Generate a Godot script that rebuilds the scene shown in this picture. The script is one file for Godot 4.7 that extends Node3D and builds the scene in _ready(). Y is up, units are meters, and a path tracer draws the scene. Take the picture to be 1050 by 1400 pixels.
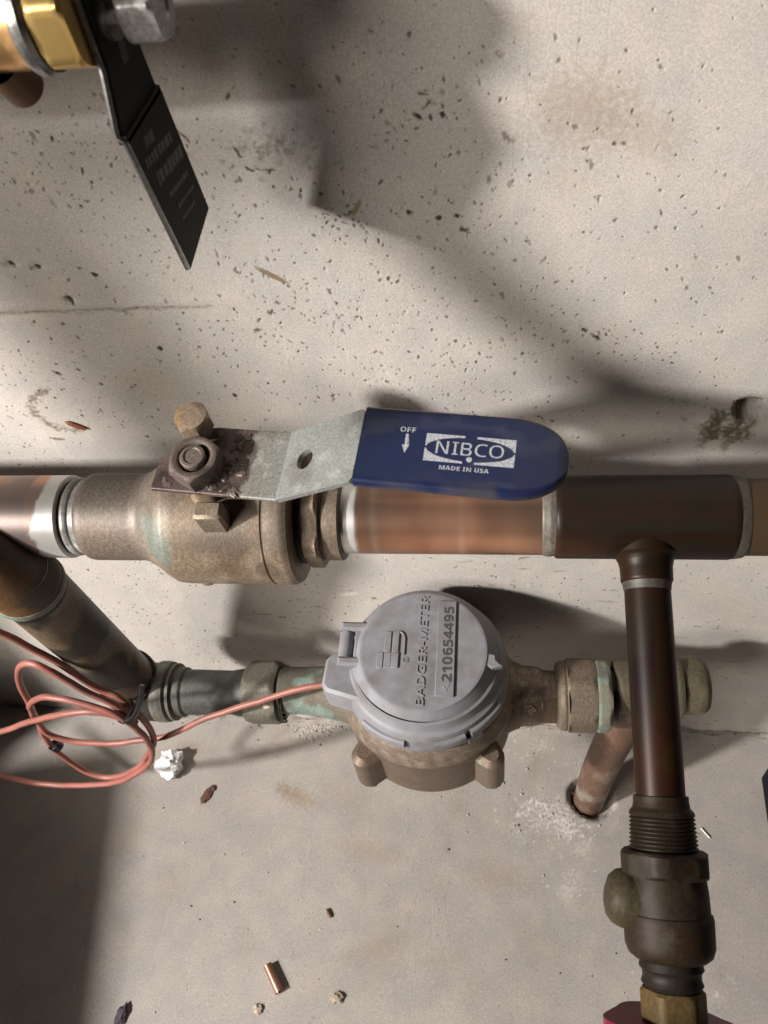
extends Node3D
# A basement corner seen from above: copper and bronze plumbing and a water meter in front of a pitted concrete wall.
# Units are metres; x runs along the wall, y up, z out of the wall.

const WALL_Z := -0.008
const FLOOR_Y := -0.017
const MAIN_Y := 0.3805
const MAIN_Z := 0.062
const HANG := [Vector3(-0.41, 0.92, 0.1654), Vector3(-0.3331, 0.694, 0.1654), Vector3(-0.3115, 0.6533, 0.1654), Vector3(-0.2932, 0.6182, 0.1654), Vector3(-0.2648, 0.5838, 0.1654), Vector3(-0.2208, 0.5452, 0.1654)]

var rng := RandomNumberGenerator.new()
var nz := FastNoiseLite.new()
var grain_tex: NoiseTexture2D
var bump_tex: NoiseTexture2D
var fine_tex: NoiseTexture2D
var mats := {}
# picture being painted (colour and height of a concrete surface)
var pix := PackedByteArray()
var hgt := PackedByteArray()
var pw := 0
var ph := 0


# ------------------------------------------------------------------ mesh helpers
class MB:
	var v := PackedVector3Array()
	var n := PackedVector3Array()
	var c := PackedColorArray()
	func tri(a: Vector3, b: Vector3, d: Vector3, na: Vector3, nb: Vector3, nd: Vector3, ca: Color, cb: Color, cd: Color) -> void:
		v.append(a); v.append(b); v.append(d)
		n.append(na); n.append(nb); n.append(nd)
		c.append(ca); c.append(cb); c.append(cd)
	func mesh(base: Vector3) -> ArrayMesh:
		var vv := PackedVector3Array()
		vv.resize(v.size())
		for i in v.size():
			vv[i] = v[i] - base
		var a := []
		a.resize(Mesh.ARRAY_MAX)
		a[Mesh.ARRAY_VERTEX] = vv
		a[Mesh.ARRAY_NORMAL] = n
		a[Mesh.ARRAY_COLOR] = c
		var m := ArrayMesh.new()
		m.add_surface_from_arrays(Mesh.PRIMITIVE_TRIANGLES, a)
		return m


func col_at(colfn: Callable, p: Vector3, j: int) -> Color:
	return colfn.call(p, j)


# rows of points; columns go counter-clockwise round the direction in which rows advance (normals then point outwards)
func grid(mb: MB, rows: Array, closed: bool, colfn: Callable = white, limit := 38.0) -> void:
	var R := rows.size()
	var C: int = rows[0].size()
	var CC := C if closed else C - 1
	var lim := cos(deg_to_rad(limit))
	var fnm := []
	for i in R - 1:
		var line := PackedVector3Array()
		line.resize(CC)
		var ra: PackedVector3Array = rows[i]
		var rb: PackedVector3Array = rows[i + 1]
		for j in CC:
			var k := (j + 1) % C
			line[j] = ((ra[k] - rb[j]).cross(rb[k] - ra[j])).normalized()
		fnm.append(line)
	var cols := []
	for i in R:
		var line := PackedColorArray()
		line.resize(C)
		var r: PackedVector3Array = rows[i]
		for j in C:
			line[j] = col_at(colfn, r[j], j)
		cols.append(line)
	for i in R - 1:
		var ra: PackedVector3Array = rows[i]
		var rb: PackedVector3Array = rows[i + 1]
		for j in CC:
			var k := (j + 1) % C
			var f: Vector3 = fnm[i][j]
			var nn := [f, f, f, f]
			for q in 4:
				var di := -1 if q < 2 else 1
				var dj := -1 if q % 2 == 0 else 1
				var i2 := i + di
				var j2 := j + dj
				if closed:
					j2 = (j2 + CC) % CC
				var s := f
				var ok_i := i2 >= 0 and i2 < R - 1
				var ok_j := j2 >= 0 and j2 < CC
				if ok_i:
					var g: Vector3 = fnm[i2][j]
					if g.dot(f) > lim: s += g
				if ok_j:
					var g2: Vector3 = fnm[i][j2]
					if g2.dot(f) > lim: s += g2
				if ok_i and ok_j:
					var g3: Vector3 = fnm[i2][j2]
					if g3.dot(f) > lim: s += g3
				nn[q] = s.normalized()
			mb.tri(ra[j], rb[j], ra[k], nn[0], nn[2], nn[1], cols[i][j], cols[i + 1][j], cols[i][k])
			mb.tri(ra[k], rb[j], rb[k], nn[1], nn[2], nn[3], cols[i][k], cols[i + 1][j], cols[i + 1][k])


# profile entries: [t, radius] or [t, radius, across-flats half width of a hexagon]; caps close where the radius reaches 0
func lathe(mb: MB, o: Vector3, axis: Vector3, prof: Array, colfn: Callable = white, seg := 64, step := 0.003, turn := 0.0, wob := 0.0) -> void:
	axis = axis.normalized()
	var e1 := axis.cross(Vector3(0.31, 0.2, 0.93)).normalized()
	if absf(axis.x) > 0.9: e1 = (Vector3.UP - axis * axis.y).normalized()
	elif absf(axis.y) > 0.9: e1 = (Vector3.RIGHT - axis * axis.x).normalized()
	var e2 := axis.cross(e1)
	var st := []
	for i in prof.size():
		if i > 0:
			var a: Array = prof[i - 1]
			var b: Array = prof[i]
			var len := Vector2(b[0] - a[0], b[1] - a[1]).length()
			var n := maxi(1, int(ceil(len / step)))
			for q in range(1, n):
				var f := float(q) / n
				var ent := [lerpf(a[0], b[0], f), lerpf(a[1], b[1], f)]
				if a.size() > 2 and b.size() > 2: ent.append(lerpf(a[2], b[2], f))
				st.append(ent)
		st.append(prof[i])
	var rows := []
	for s in st:
		var row := PackedVector3Array()
		row.resize(seg)
		for j in seg:
			var an := TAU * j / seg + turn
			var r: float = s[1]
			if s.size() > 2:
				var loc := fposmod(an - turn, PI / 3.0) - PI / 6.0
				r = minf(r, s[2] / cos(loc))
			var p: Vector3 = o + axis * s[0] + (e1 * cos(an) + e2 * sin(an)) * r
			if wob > 0.0 and r > 0.0005:
				p += (e1 * cos(an) + e2 * sin(an)) * nz.get_noise_3dv(p * 600.0) * wob
			row[j] = p
		rows.append(row)
	grid(mb, rows, true, colfn)


func smooth_path(pts: Array, per: int, closed := false) -> PackedVector3Array:
	var out := PackedVector3Array()
	var n := pts.size()
	for i in (n if closed else n - 1):
		var p0: Vector3 = pts[(i - 1 + n) % n] if closed else pts[maxi(i - 1, 0)]
		var p1: Vector3 = pts[i]
		var p2: Vector3 = pts[(i + 1) % n]
		var p3: Vector3 = pts[(i + 2) % n] if closed else pts[mini(i + 2, n - 1)]
		for q in per:
			out.append(p1.cubic_interpolate(p2, p0, p3, float(q) / per))
	if not closed: out.append(pts[n - 1])
	return out


func tube(mb: MB, path: PackedVector3Array, rad: Variant, colfn: Callable = white, seg := 12, caps := true) -> void:
	var n := path.size()
	var rows := []
	var t0 := (path[1] - path[0]).normalized()
	var e1 := t0.cross(Vector3(0.2, 0.37, 0.91)).normalized()
	for i in n:
		var t := (path[mini(i + 1, n - 1)] - path[maxi(i - 1, 0)]).normalized()
		e1 = (e1 - t * e1.dot(t)).normalized()
		var e2 := t.cross(e1)
		var r: float = rad.call(float(i) / (n - 1)) if rad is Callable else rad
		var row := PackedVector3Array()
		for j in seg:
			var an := TAU * j / seg
			row.append(path[i] + (e1 * cos(an) + e2 * sin(an)) * r)
		if caps and i == 0:
			var c0 := PackedVector3Array()
			c0.resize(seg)
			c0.fill(path[0])
			rows.append(c0)
		rows.append(row)
		if caps and i == n - 1:
			var c1 := PackedVector3Array()
			c1.resize(seg)
			c1.fill(path[n - 1])
			rows.append(c1)
	grid(mb, rows, true, colfn)


# extrudes a counter-clockwise outline in the frame's x-y plane along its z, with a bevelled top edge
func prism(mb: MB, poly: PackedVector2Array, fr: Transform3D, h: float, bev := 0.0, colfn: Callable = white) -> void:
	var n := poly.size()
	var inset := PackedVector2Array()
	for i in n:
		var d0 := (poly[i] - poly[(i - 1 + n) % n]).normalized()
		var d1 := (poly[(i + 1) % n] - poly[i]).normalized()
		var nrm := (Vector2(-d0.y, d0.x) + Vector2(-d1.y, d1.x)).normalized()
		var k := maxf(0.35, nrm.dot(Vector2(-d0.y, d0.x)))
		inset.append(poly[i] + nrm * bev / k)
	var rows := []
	var lay := [[poly, 0.0], [poly, h - bev]]
	if bev > 0.0: lay.append([inset, h])
	for L in lay:
		var row := PackedVector3Array()
		for p in L[0]:
			row.append(fr * Vector3(p.x, p.y, L[1]))
		rows.append(row)
	grid(mb, rows, true, colfn)
	var up := fr.basis.z.normalized()
	var ix := Geometry2D.triangulate_polygon(poly)
	var top: PackedVector2Array = inset if bev > 0.0 else poly
	for i in range(0, ix.size(), 3):
		var q := [ix[i], ix[i + 1], ix[i + 2]]
		var ar := (poly[q[1]] - poly[q[0]]).cross(poly[q[2]] - poly[q[0]])
		if ar < 0: q = [q[0], q[2], q[1]]
		var a := fr * Vector3(top[q[0]].x, top[q[0]].y, h)
		var b := fr * Vector3(top[q[1]].x, top[q[1]].y, h)
		var c := fr * Vector3(top[q[2]].x, top[q[2]].y, h)
		mb.tri(a, c, b, up, up, up, col_at(colfn, a, 0), col_at(colfn, c, 0), col_at(colfn, b, 0))
		a = fr * Vector3(poly[q[0]].x, poly[q[0]].y, 0)
		b = fr * Vector3(poly[q[1]].x, poly[q[1]].y, 0)
		c = fr * Vector3(poly[q[2]].x, poly[q[2]].y, 0)
		mb.tri(a, b, c, -up, -up, -up, col_at(colfn, a, 0), col_at(colfn, b, 0), col_at(colfn, c, 0))


# a strip with a rounded-rectangle cross-section: stations [centre, across, up, half width, half thickness]
func strip(mb: MB, stations: Array, colfn: Callable = white, nside := 14, rnd := 0.35) -> void:
	var rows := []
	for s in stations:
		var row := PackedVector3Array()
		var W: float = s[3]
		var T: float = s[4]
		var r := minf(T * rnd * 2.0, minf(W, T) * 0.98)
		var pts := []
		for q in 4:
			var sx := 1.0 if q == 0 or q == 3 else -1.0
			var sy := 1.0 if q < 2 else -1.0
			var cx := sx * (W - r)
			var cy := sy * (T - r)
			for k in 4:
				var an := PI / 2 * q + PI / 2 * k / 3.0
				pts.append(Vector2(cx + cos(an) * r, cy + sin(an) * r))
			var nxt := Vector2(-sx * (W - r), sy * T) if q % 2 == 0 else Vector2(sx * W, -sy * (T - r))
			if q % 2 == 0:
				for k in range(1, nside):
					pts.append(Vector2(cx, sy * T).lerp(nxt, float(k) / nside))
		for p in pts:
			row.append(s[0] + s[1] * p.x + s[2] * p.y)
		rows.append(row)
	for e in [0, stations.size() - 1]:
		var cap := PackedVector3Array()
		cap.resize(rows[1].size())
		cap.fill(stations[e][0])
		if e == 0: rows.push_front(cap)
		else: rows.append(cap)
	grid(mb, rows, true, colfn)


func box(mb: MB, fr: Transform3D, size: Vector3, bev := 0.001, colfn: Callable = white) -> void:
	var w := size.x / 2
	var d := size.y / 2
	var c := bev
	prism(mb, PackedVector2Array([Vector2(-w + c, -d), Vector2(w - c, -d), Vector2(w, -d + c), Vector2(w, d - c), Vector2(w - c, d), Vector2(-w + c, d), Vector2(-w, d - c), Vector2(-w, -d + c)]), fr, size.z, bev, colfn)


# an uneven pebble, flake or crumple
func lump(mb: MB, at: Vector3, size: Vector3, basis: Basis, rough: float, seedv: int, colfn: Callable = white, rings := 9, seg := 14) -> void:
	var rows := []
	for i in rings + 1:
		var row := PackedVector3Array()
		var th := PI * i / rings
		for j in seg:
			var an := TAU * j / seg
			var d := Vector3(sin(th) * cos(an), sin(th) * sin(an), -cos(th))
			var k := 1.0 + rough * nz.get_noise_3dv(d * 130.0 + Vector3(seedv * 37.0, seedv * 11.0, 0))
			row.append(at + basis * (d * size * k))
		rows.append(row)
	grid(mb, rows, true, colfn, 25.0)


# ------------------------------------------------------------------ objects
func thing(called: String, label: String, category: String, at: Vector3, group := "") -> Node3D:
	var o := Node3D.new()
	o.name = called
	o.position = at
	add_child(o, true)
	o.set_meta("base", at)
	tag(o, label, category, group)
	return o


func tag(o: Node3D, label: String, category: String, group := "") -> void:
	o.set_meta("label", label)
	o.set_meta("category", category)
	if group != "": o.set_meta("group", group)


func part(parent: Node3D, called: String, mb: MB, m: Material, label := "") -> MeshInstance3D:
	var base: Vector3 = parent.get_meta("base")
	var o := MeshInstance3D.new()
	o.name = called
	o.mesh = mb.mesh(base)
	o.material_override = m
	parent.add_child(o, true)
	o.set_meta("base", base)
	if label != "": o.set_meta("label", label)
	return o


func single(called: String, label: String, category: String, at: Vector3, mb: MB, m: Material, group := "") -> MeshInstance3D:
	var o := MeshInstance3D.new()
	o.name = called
	o.mesh = mb.mesh(at)
	o.position = at
	o.material_override = m
	add_child(o, true)
	tag(o, label, category, group)
	return o


func lettering(parent: Node3D, called: String, text: String, fr: Transform3D, height: float, width: float, depth: float, m: Material, bold := true, mono := false) -> MeshInstance3D:
	var base: Vector3 = parent.get_meta("base")
	var f := SystemFont.new()
	f.font_names = PackedStringArray(["Droid Sans Mono" if mono else "Droid Sans"])
	if bold: f.font_weight = 700
	var t := TextMesh.new()
	t.font = f
	t.text = text
	t.font_size = 64
	t.pixel_size = 0.001
	t.depth = 0.01
	t.curve_step = 2.0
	var o := MeshInstance3D.new()
	o.name = called
	o.mesh = t
	var bb := t.get_aabb()
	var s := Basis.from_scale(Vector3(width / maxf(bb.size.x, 1e-5), height / maxf(bb.size.y, 1e-5), depth / 0.01))
	var b2 := fr.basis * s
	o.transform = Transform3D(b2, fr.origin - b2 * (bb.position + bb.size / 2) - base)
	o.material_override = m
	parent.add_child(o, true)
	return o


func lin(r: float, g: float, b: float) -> Color:
	return Color(r, g, b).linear_to_srgb()


# vertex colours carry the base colour; the textures add grain and relief
func mat(key: String, rough: float, metal: float, scale := 14.0, relief := 0.02, grain := true, spec := 0.5) -> StandardMaterial3D:
	if mats.has(key): return mats[key]
	var m := StandardMaterial3D.new()
	m.vertex_color_use_as_albedo = true
	m.roughness = rough
	m.metallic = metal
	m.metallic_specular = spec
	m.uv1_triplanar = true
	m.uv1_scale = Vector3.ONE * scale
	if grain:
		m.albedo_texture = grain_tex
	if relief > 0.0:
		m.heightmap_enabled = true
		m.heightmap_texture = bump_tex
		m.heightmap_scale = relief
	mats[key] = m
	return m


func plain(key: String, c: Color, rough: float, metal := 0.0) -> StandardMaterial3D:
	if mats.has(key): return mats[key]
	var m := StandardMaterial3D.new()
	m.albedo_color = c
	m.roughness = rough
	m.metallic = metal
	mats[key] = m
	return m


func n01(p: Vector3, k: float, off := 0.0) -> float:
	return clampf(0.5 + 0.9 * nz.get_noise_3d(p.x * k + off, p.y * k + off * 0.7, p.z * k - off), 0.0, 1.0)


func ss(a: float, b: float, x: float) -> float:
	return smoothstep(a, b, x)


func noise_tex(freq: float, octaves: int, low: Color, high: Color, sd: int) -> NoiseTexture2D:
	var f := FastNoiseLite.new()
	f.noise_type = FastNoiseLite.TYPE_SIMPLEX_SMOOTH
	f.frequency = freq
	f.fractal_octaves = octaves
	f.seed = sd
	var g := Gradient.new()
	g.set_color(0, low)
	g.set_color(1, high)
	var t := NoiseTexture2D.new()
	t.width = 512
	t.height = 512
	t.seamless = true
	t.noise = f
	t.color_ramp = g
	return t


# ------------------------------------------------------------------ concrete pictures
func noise_bytes(w: int, h: int, freq: float, oct: int, sd: int) -> PackedByteArray:
	var f := FastNoiseLite.new()
	f.noise_type = FastNoiseLite.TYPE_SIMPLEX_SMOOTH
	f.frequency = freq
	f.fractal_octaves = oct
	f.seed = sd
	var im := f.get_image(w, h)
	im.convert(Image.FORMAT_L8)
	return im.get_data()


func start_picture(w: int, h: int, base: Vector3, a_low: float, a_mid: float, a_fine: float, tint: Vector3, sd: int) -> void:
	pw = w
	ph = h
	var lo := noise_bytes(w, h, 0.0022, 4, sd)
	var mi := noise_bytes(w, h, 0.012, 4, sd + 1)
	var fi := noise_bytes(w, h, 0.3, 2, sd + 2)
	pix = PackedByteArray()
	pix.resize(w * h * 3)
	hgt = PackedByteArray()
	hgt.resize(w * h)
	var lcg := 12345 + sd
	var k := 0
	for i in w * h:
		var l := (lo[i] - 128) / 128.0
		var m := (mi[i] - 128) / 128.0
		var f := (fi[i] - 128) / 128.0
		lcg = (lcg * 1103515245 + 12345) & 0x7fffffff
		var g := ((lcg >> 16) & 255) / 128.0 - 1.0
		f += g * 1.0
		var d := l * a_low + m * a_mid + f * a_fine
		pix[k] = clampi(int(base.x + d + m * tint.x), 0, 255)
		pix[k + 1] = clampi(int(base.y + d + m * tint.y), 0, 255)
		pix[k + 2] = clampi(int(base.z + d + m * tint.z), 0, 255)
		hgt[i] = clampi(int(178 + m * 10 + f * 7), 0, 255)
		k += 3


# a mark with soft uneven edges: colour c (0..255) mixed in by s, height lowered by dep (0..255)
func mark(cx: float, cy: float, a: float, b: float, rot: float, c: Vector3, s: float, dep := 0.0, soft := 0.35, ragged := 0.25) -> void:
	var R := int(ceil(maxf(a, b) * 1.3)) + 1
	var cr := cos(rot)
	var sr := sin(rot)
	var x0 := maxi(0, int(cx) - R)
	var x1 := mini(pw - 1, int(cx) + R)
	for y in range(maxi(0, int(cy) - R), mini(ph - 1, int(cy) + R) + 1):
		for x in range(x0, x1 + 1):
			var dx := x - cx
			var dy := y - cy
			var u := (dx * cr + dy * sr) / a
			var v := (dy * cr - dx * sr) / b
			var q := u * u + v * v
			if q > 1.7: continue
			q = sqrt(q)
			if ragged > 0.0: q += ragged * nz.get_noise_2d(x * 11.0, y * 11.0)
			var t := clampf((1.0 - q) / soft, 0.0, 1.0)
			if t <= 0.0: continue
			var i := y * pw + x
			var k := i * 3
			var w := t * s
			pix[k] = int(pix[k] + (c.x - pix[k]) * w)
			pix[k + 1] = int(pix[k + 1] + (c.y - pix[k + 1]) * w)
			pix[k + 2] = int(pix[k + 2] + (c.z - pix[k + 2]) * w)
			if dep != 0.0: hgt[i] = clampi(int(hgt[i] - dep * t), 0, 255)


func finish_picture(key: String, rough: float, relief: float) -> StandardMaterial3D:
	var m := StandardMaterial3D.new()
	m.albedo_texture = ImageTexture.create_from_image(Image.create_from_data(pw, ph, false, Image.FORMAT_RGB8, pix))
	m.heightmap_enabled = true
	m.heightmap_texture = ImageTexture.create_from_image(Image.create_from_data(pw, ph, false, Image.FORMAT_L8, hgt))
	m.heightmap_scale = relief
	m.roughness = rough
	m.metallic_specular = 0.35
	m.albedo_color = Color(0.75, 0.75, 0.75).linear_to_srgb()
	mats[key] = m
	return m


func wx(x: float) -> float: return (x + 0.6) / 0.9 * 2048.0
func wy(y: float) -> float: return (0.8 - y) / 0.9 * 2048.0
func fx(x: float) -> float: return (x + 0.6) / 0.9 * 2048.0
func fz(z: float) -> float: return (z + 0.02) / 0.45 * 1024.0


# ------------------------------------------------------------------ the scene
func _ready() -> void:
	rng.seed = 7
	nz.seed = 5
	nz.frequency = 0.01
	nz.fractal_octaves = 3
	camera_and_light()
	grain_tex = noise_tex(0.035, 6, Color(0.66, 0.65, 0.64), Color(1, 1, 1), 3)
	fine_tex = noise_tex(0.018, 5, Color(0.86, 0.85, 0.83), Color(1, 1, 1), 29)
	bump_tex = noise_tex(0.09, 3, Color(0, 0, 0), Color(1, 1, 1), 9)
	build_wall()
	build_floor()
	build_surroundings()
	build_main_line()
	build_ball_valve()
	build_branch()
	build_left_riser()
	build_meter_line()
	build_meter()
	build_upper_valve()
	build_cable()
	build_debris()


func camera_and_light() -> void:
	var yaw := deg_to_rad(8.0)
	var pitch := deg_to_rad(50.0)
	var r := Vector3(cos(yaw), -sin(pitch) * sin(yaw), -cos(pitch) * sin(yaw))
	var u := Vector3(0, cos(pitch), -sin(pitch))
	var b := Vector3(sin(yaw), sin(pitch) * cos(yaw), cos(pitch) * cos(yaw))
	u = b.cross(r).normalized()
	var cam := Camera3D.new()
	cam.name = "camera"
	cam.transform = Transform3D(Basis(r, u, b), Vector3(0, 0.72, 0.3434))
	cam.near = 0.02
	cam.far = 60.0
	var at := CameraAttributesPhysical.new()
	at.frustum_focal_length = 18.84
	at.frustum_focus_distance = 0.48
	at.frustum_near = 0.02
	at.frustum_far = 60.0
	at.exposure_aperture = 11.0
	cam.attributes = at
	cam.fov = 64.98
	add_child(cam)
	cam.current = true

	var we := WorldEnvironment.new()
	we.name = "environment"
	var e := Environment.new()
	e.background_mode = Environment.BG_COLOR
	e.background_color = Color(0.02, 0.019, 0.018)
	e.tonemap_mode = Environment.TONE_MAPPER_LINEAR
	e.tonemap_exposure = 1.68
	e.sdfgi_enabled = true
	e.ssao_enabled = true
	e.ssil_enabled = true
	we.environment = e
	add_child(we)

	# the bare work lamp, low on the left
	var k := OmniLight3D.new()
	k.name = "work_lamp"
	k.position = Vector3(-1.25, 1.02, 0.78)
	k.light_energy = 2.85
	k.light_size = 0.055
	k.light_color = Color(1.0, 0.982, 0.965)
	k.omni_range = 8.0
	k.omni_attenuation = 2.0
	k.shadow_enabled = true
	add_child(k)
	# the fluorescent fixture farther back on the same side
	var f := AreaLight3D.new()
	f.name = "room_fixture"
	f.area_size = Vector2(0.9, 0.5)
	f.light_energy = 2.3
	f.light_color = Color(1.0, 0.965, 0.925)
	f.area_range = 8.0
	f.area_attenuation = 2.0
	f.shadow_enabled = true
	f.look_at_from_position(Vector3(-1.6, 1.3, 1.65), Vector3(-0.05, 0.3, 0), Vector3.UP)
	add_child(f)


func build_wall() -> void:
	start_picture(2048, 2048, Vector3(206, 199, 192), 7, 6, 14, Vector3(1.0, -1.0, -4.0), 21)
	# broad faint stains
	for i in 40:
		mark(rng.randf_range(200, 1950), rng.randf_range(250, 1900), rng.randf_range(30, 150), rng.randf_range(20, 70), rng.randf() * TAU, Vector3(166, 152, 134), rng.randf_range(0.08, 0.25), 0, 0.9, 0.5)
	for i in 30:
		mark(rng.randf_range(200, 1950), rng.randf_range(250, 1900), rng.randf_range(20, 90), rng.randf_range(12, 40), rng.randf() * TAU, Vector3(224, 219, 211), rng.randf_range(0.1, 0.3), -6, 0.9, 0.5)
	mark(wx(0.034), wy(0.564), 70, 50, 0.2, Vector3(160, 138, 116), 0.34, 0, 0.8, 0.6)
	mark(wx(0.06), wy(0.553), 60, 30, 0.5, Vector3(166, 146, 124), 0.25, 0, 0.8, 0.6)
	for i in 70:
		mark(wx(-0.098 + rng.randfn() * 0.014), wy(0.5555 + rng.randfn() * 0.006), rng.randf_range(3, 13), rng.randf_range(1.5, 5), rng.randfn() * 0.8, Vector3(138, 129, 118), rng.randf_range(0.1, 0.4), rng.randf_range(-14, 24), 0.9, 0.9)
	for q in [[-0.117, 0.556, 11, 1.6, 1.2], [-0.1135, 0.5475, 8, 1.8, 0.6], [-0.104, 0.5465, 12, 1.4, 0.1], [-0.142, 0.567, 22, 1.8, 0.9], [-0.149, 0.578, 14, 1.6, 0.5], [-0.029, 0.571, 9, 2.0, -0.7], [-0.031, 0.575, 7, 1.8, 0.3]]:
		mark(wx(q[0]), wy(q[1]), q[2], q[3], q[4], Vector3(84, 74, 63), 0.8, 70, 0.7, 0.8)
	# scraped ring of old glue by the left pipe
	for i in 150:
		var an := rng.randf_range(0.75, 4.0) + 1.0
		mark(wx(-0.268 + cos(an) * 0.021 + rng.randfn() * 0.0014), wy(0.4 + sin(an) * 0.017 + rng.randfn() * 0.0012), rng.randf_range(2, 8), rng.randf_range(1.5, 4), an, Vector3(140, 130, 116), 0.45, rng.randf_range(-10, 22), 0.8, 0.6)
	# form joint
	for i in 60:
		mark(wx(lerpf(-0.34, -0.15, i / 60.0)), wy(0.4735 + rng.randfn() * 0.0008), rng.randf_range(8, 20), rng.randf_range(2, 4), -0.02, Vector3(158, 148, 136), 0.4, 16, 0.8, 0.6)
	# pinholes and bug holes, denser in the middle
	var dens := FastNoiseLite.new()
	dens.seed = 4
	dens.frequency = 0.0035
	var made := 0
	while made < 7600:
		var x := rng.randf_range(20, 2020)
		var y := rng.randf_range(60, 2000)
		var want := 0.42 + dens.get_noise_2d(x, y) * 0.9
		want += 0.45 * exp(-pow((x - wx(-0.08)) / 330.0, 2) - pow((y - wy(0.46)) / 260.0, 2))
		want *= 0.35 + 0.65 * ss(wx(0.16), wx(-0.02), x)
		if rng.randf() > want: continue
		made += 1
		var s := 1.0 + 1.5 * pow(rng.randf(), 2.8)
		if rng.randf() < 0.04: s *= 1.7
		var el := rng.randf_range(1.0, 2.3)
		var rot := (0.9 if rng.randf() < 0.7 else -0.9) + rng.randfn() * 0.4
		var deep := rng.randf_range(60, 165)
		var d := rng.randf_range(62, 128)
		mark(x, y, s * el, s, rot, Vector3(d + 10, d, d - 12), rng.randf_range(0.25, 0.85), deep, 0.75, 0.7)
		if rng.randf() < 0.3:
			mark(x + 3, y + 4, s * el * 0.9, s * 0.8, rot, Vector3(222, 215, 206), 0.22, -14, 0.7, 0.5)
	# scuffed clusters of pits
	for c in [[-0.0725, 0.5215, 0.009, 34], [-0.03, 0.566, 0.011, 16], [-0.1, 0.47, 0.014, 30], [0.06, 0.44, 0.014, 14], [-0.16, 0.45, 0.02, 26], [0.09, 0.43, 0.012, 12], [-0.2, 0.55, 0.02, 18]]:
		for i in c[3]:
			var d := rng.randf_range(70, 120)
			mark(wx(c[0] + rng.randfn() * c[2]), wy(c[1] + rng.randfn() * c[2] * 0.7), rng.randf_range(1.2, 3.6), rng.randf_range(1.0, 1.9), rng.randf() * TAU, Vector3(d + 8, d, d - 10), 0.7, 90, 0.6, 0.6)
	# the bigger holes one can find again
	for q in [[-0.2303, 0.4807, 8, 4.5], [-0.2391, 0.5012, 5, 3.2], [-0.2533, 0.5036, 8, 3.4], [-0.2094, 0.4958, 5, 3], [-0.023, 0.5662, 3.4, 2.6], [-0.034, 0.5661, 5, 2.6], [-0.0186, 0.5186, 4, 3], [-0.0272, 0.5183, 5, 3.4], [-0.0409, 0.5217, 5, 3.5], [-0.26, 0.43, 7, 3], [-0.19, 0.446, 5, 3], [-0.155, 0.41, 5, 3.5], [-0.015, 0.511, 6, 4], [0.0519, 0.4455, 8, 3], [0.045, 0.45, 5, 3], [-0.16, 0.56, 7, 4], [-0.145, 0.535, 5, 3]]:
		mark(wx(q[0]), wy(q[1]), q[2], q[3], rng.randf_range(0.3, 0.8), Vector3(54, 47, 39), 0.85, 170, 0.6, 0.7)
	# embedded brown slivers and smears
	mark(wx(-0.115), wy(0.491), 25, 4.2, 0.6, Vector3(134, 116, 92), 0.85, -20, 0.4, 0.2)
	mark(wx(-0.066), wy(0.5255), 13, 3.6, -1.0, Vector3(150, 132, 106), 0.75, 10, 0.4, 0.2)
	mark(wx(-0.284), wy(0.376), 14, 3.5, 0.1, Vector3(120, 106, 88), 0.7, 20, 0.5, 0.3)
	mark(wx(-0.115), wy(0.201), 24, 7, -0.15, Vector3(236, 231, 222), 0.8, -20, 0.6, 0.4)
	mark(wx(-0.096), wy(0.195), 9, 5, 0.5, Vector3(110, 98, 84), 0.6, 60, 0.6, 0.5)
	# grime along the foot of the wall
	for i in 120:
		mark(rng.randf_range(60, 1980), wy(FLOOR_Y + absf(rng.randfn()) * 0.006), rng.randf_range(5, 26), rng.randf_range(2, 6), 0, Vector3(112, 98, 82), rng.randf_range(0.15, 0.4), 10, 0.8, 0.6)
	for i in 70:
		mark(rng.randf_range(900, 2000), wy(rng.randf_range(0.0, 0.3)), rng.randf_range(6, 22), rng.randf_range(1.5, 3.5), rng.randfn() * 0.15, Vector3(120, 110, 96), rng.randf_range(0.25, 0.6), 40, 0.7, 0.6)
	# patched place round the hole
	for i in 60:
		mark(wx(0.131 + rng.randfn() * 0.0075), wy(0.379 + rng.randfn() * 0.006), rng.randf_range(6, 20), rng.randf_range(4, 12), rng.randf() * TAU, Vector3(108, 98, 80), 0.4, rng.randf_range(-20, 40), 0.8, 0.6)
	var m := finish_picture("wall", 0.88, 0.075)

	var mesh_w := 424
	var mesh_h := 350
	var x0 := -0.66
	var y0 := FLOOR_Y - 0.004
	var cell := 0.0025
	var P := PackedVector3Array()
	var U := PackedVector2Array()
	var N := PackedVector3Array()
	var I := PackedInt32Array()
	var H := PackedFloat32Array()
	for j in mesh_h + 1:
		for i in mesh_w + 1:
			var x := x0 + i * cell
			var y := y0 + j * cell
			H.append(wall_height(x, y) if i > 0 and j > 0 and i < mesh_w and j < mesh_h else 0.0)
	for j in mesh_h + 1:
		for i in mesh_w + 1:
			var x := x0 + i * cell
			var y := y0 + j * cell
			var k := j * (mesh_w + 1) + i
			P.append(Vector3(x, y, WALL_Z + H[k]))
			U.append(Vector2((x + 0.6) / 0.9, (0.8 - y) / 0.9))
			var dx := H[mini(k + 1, H.size() - 1)] - H[maxi(k - 1, 0)]
			var dy := H[mini(k + mesh_w + 1, H.size() - 1)] - H[maxi(k - mesh_w - 1, 0)]
			N.append(Vector3(-dx / (2 * cell), -dy / (2 * cell), 1).normalized())
			if i < mesh_w and j < mesh_h:
				var q := k + mesh_w + 1
				I.append_array([k, q, k + 1, k + 1, q, q + 1])
	# the rest of the wall, butted to the detailed stretch
	var x1 := x0 + mesh_w * cell
	var y1 := y0 + mesh_h * cell
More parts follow.
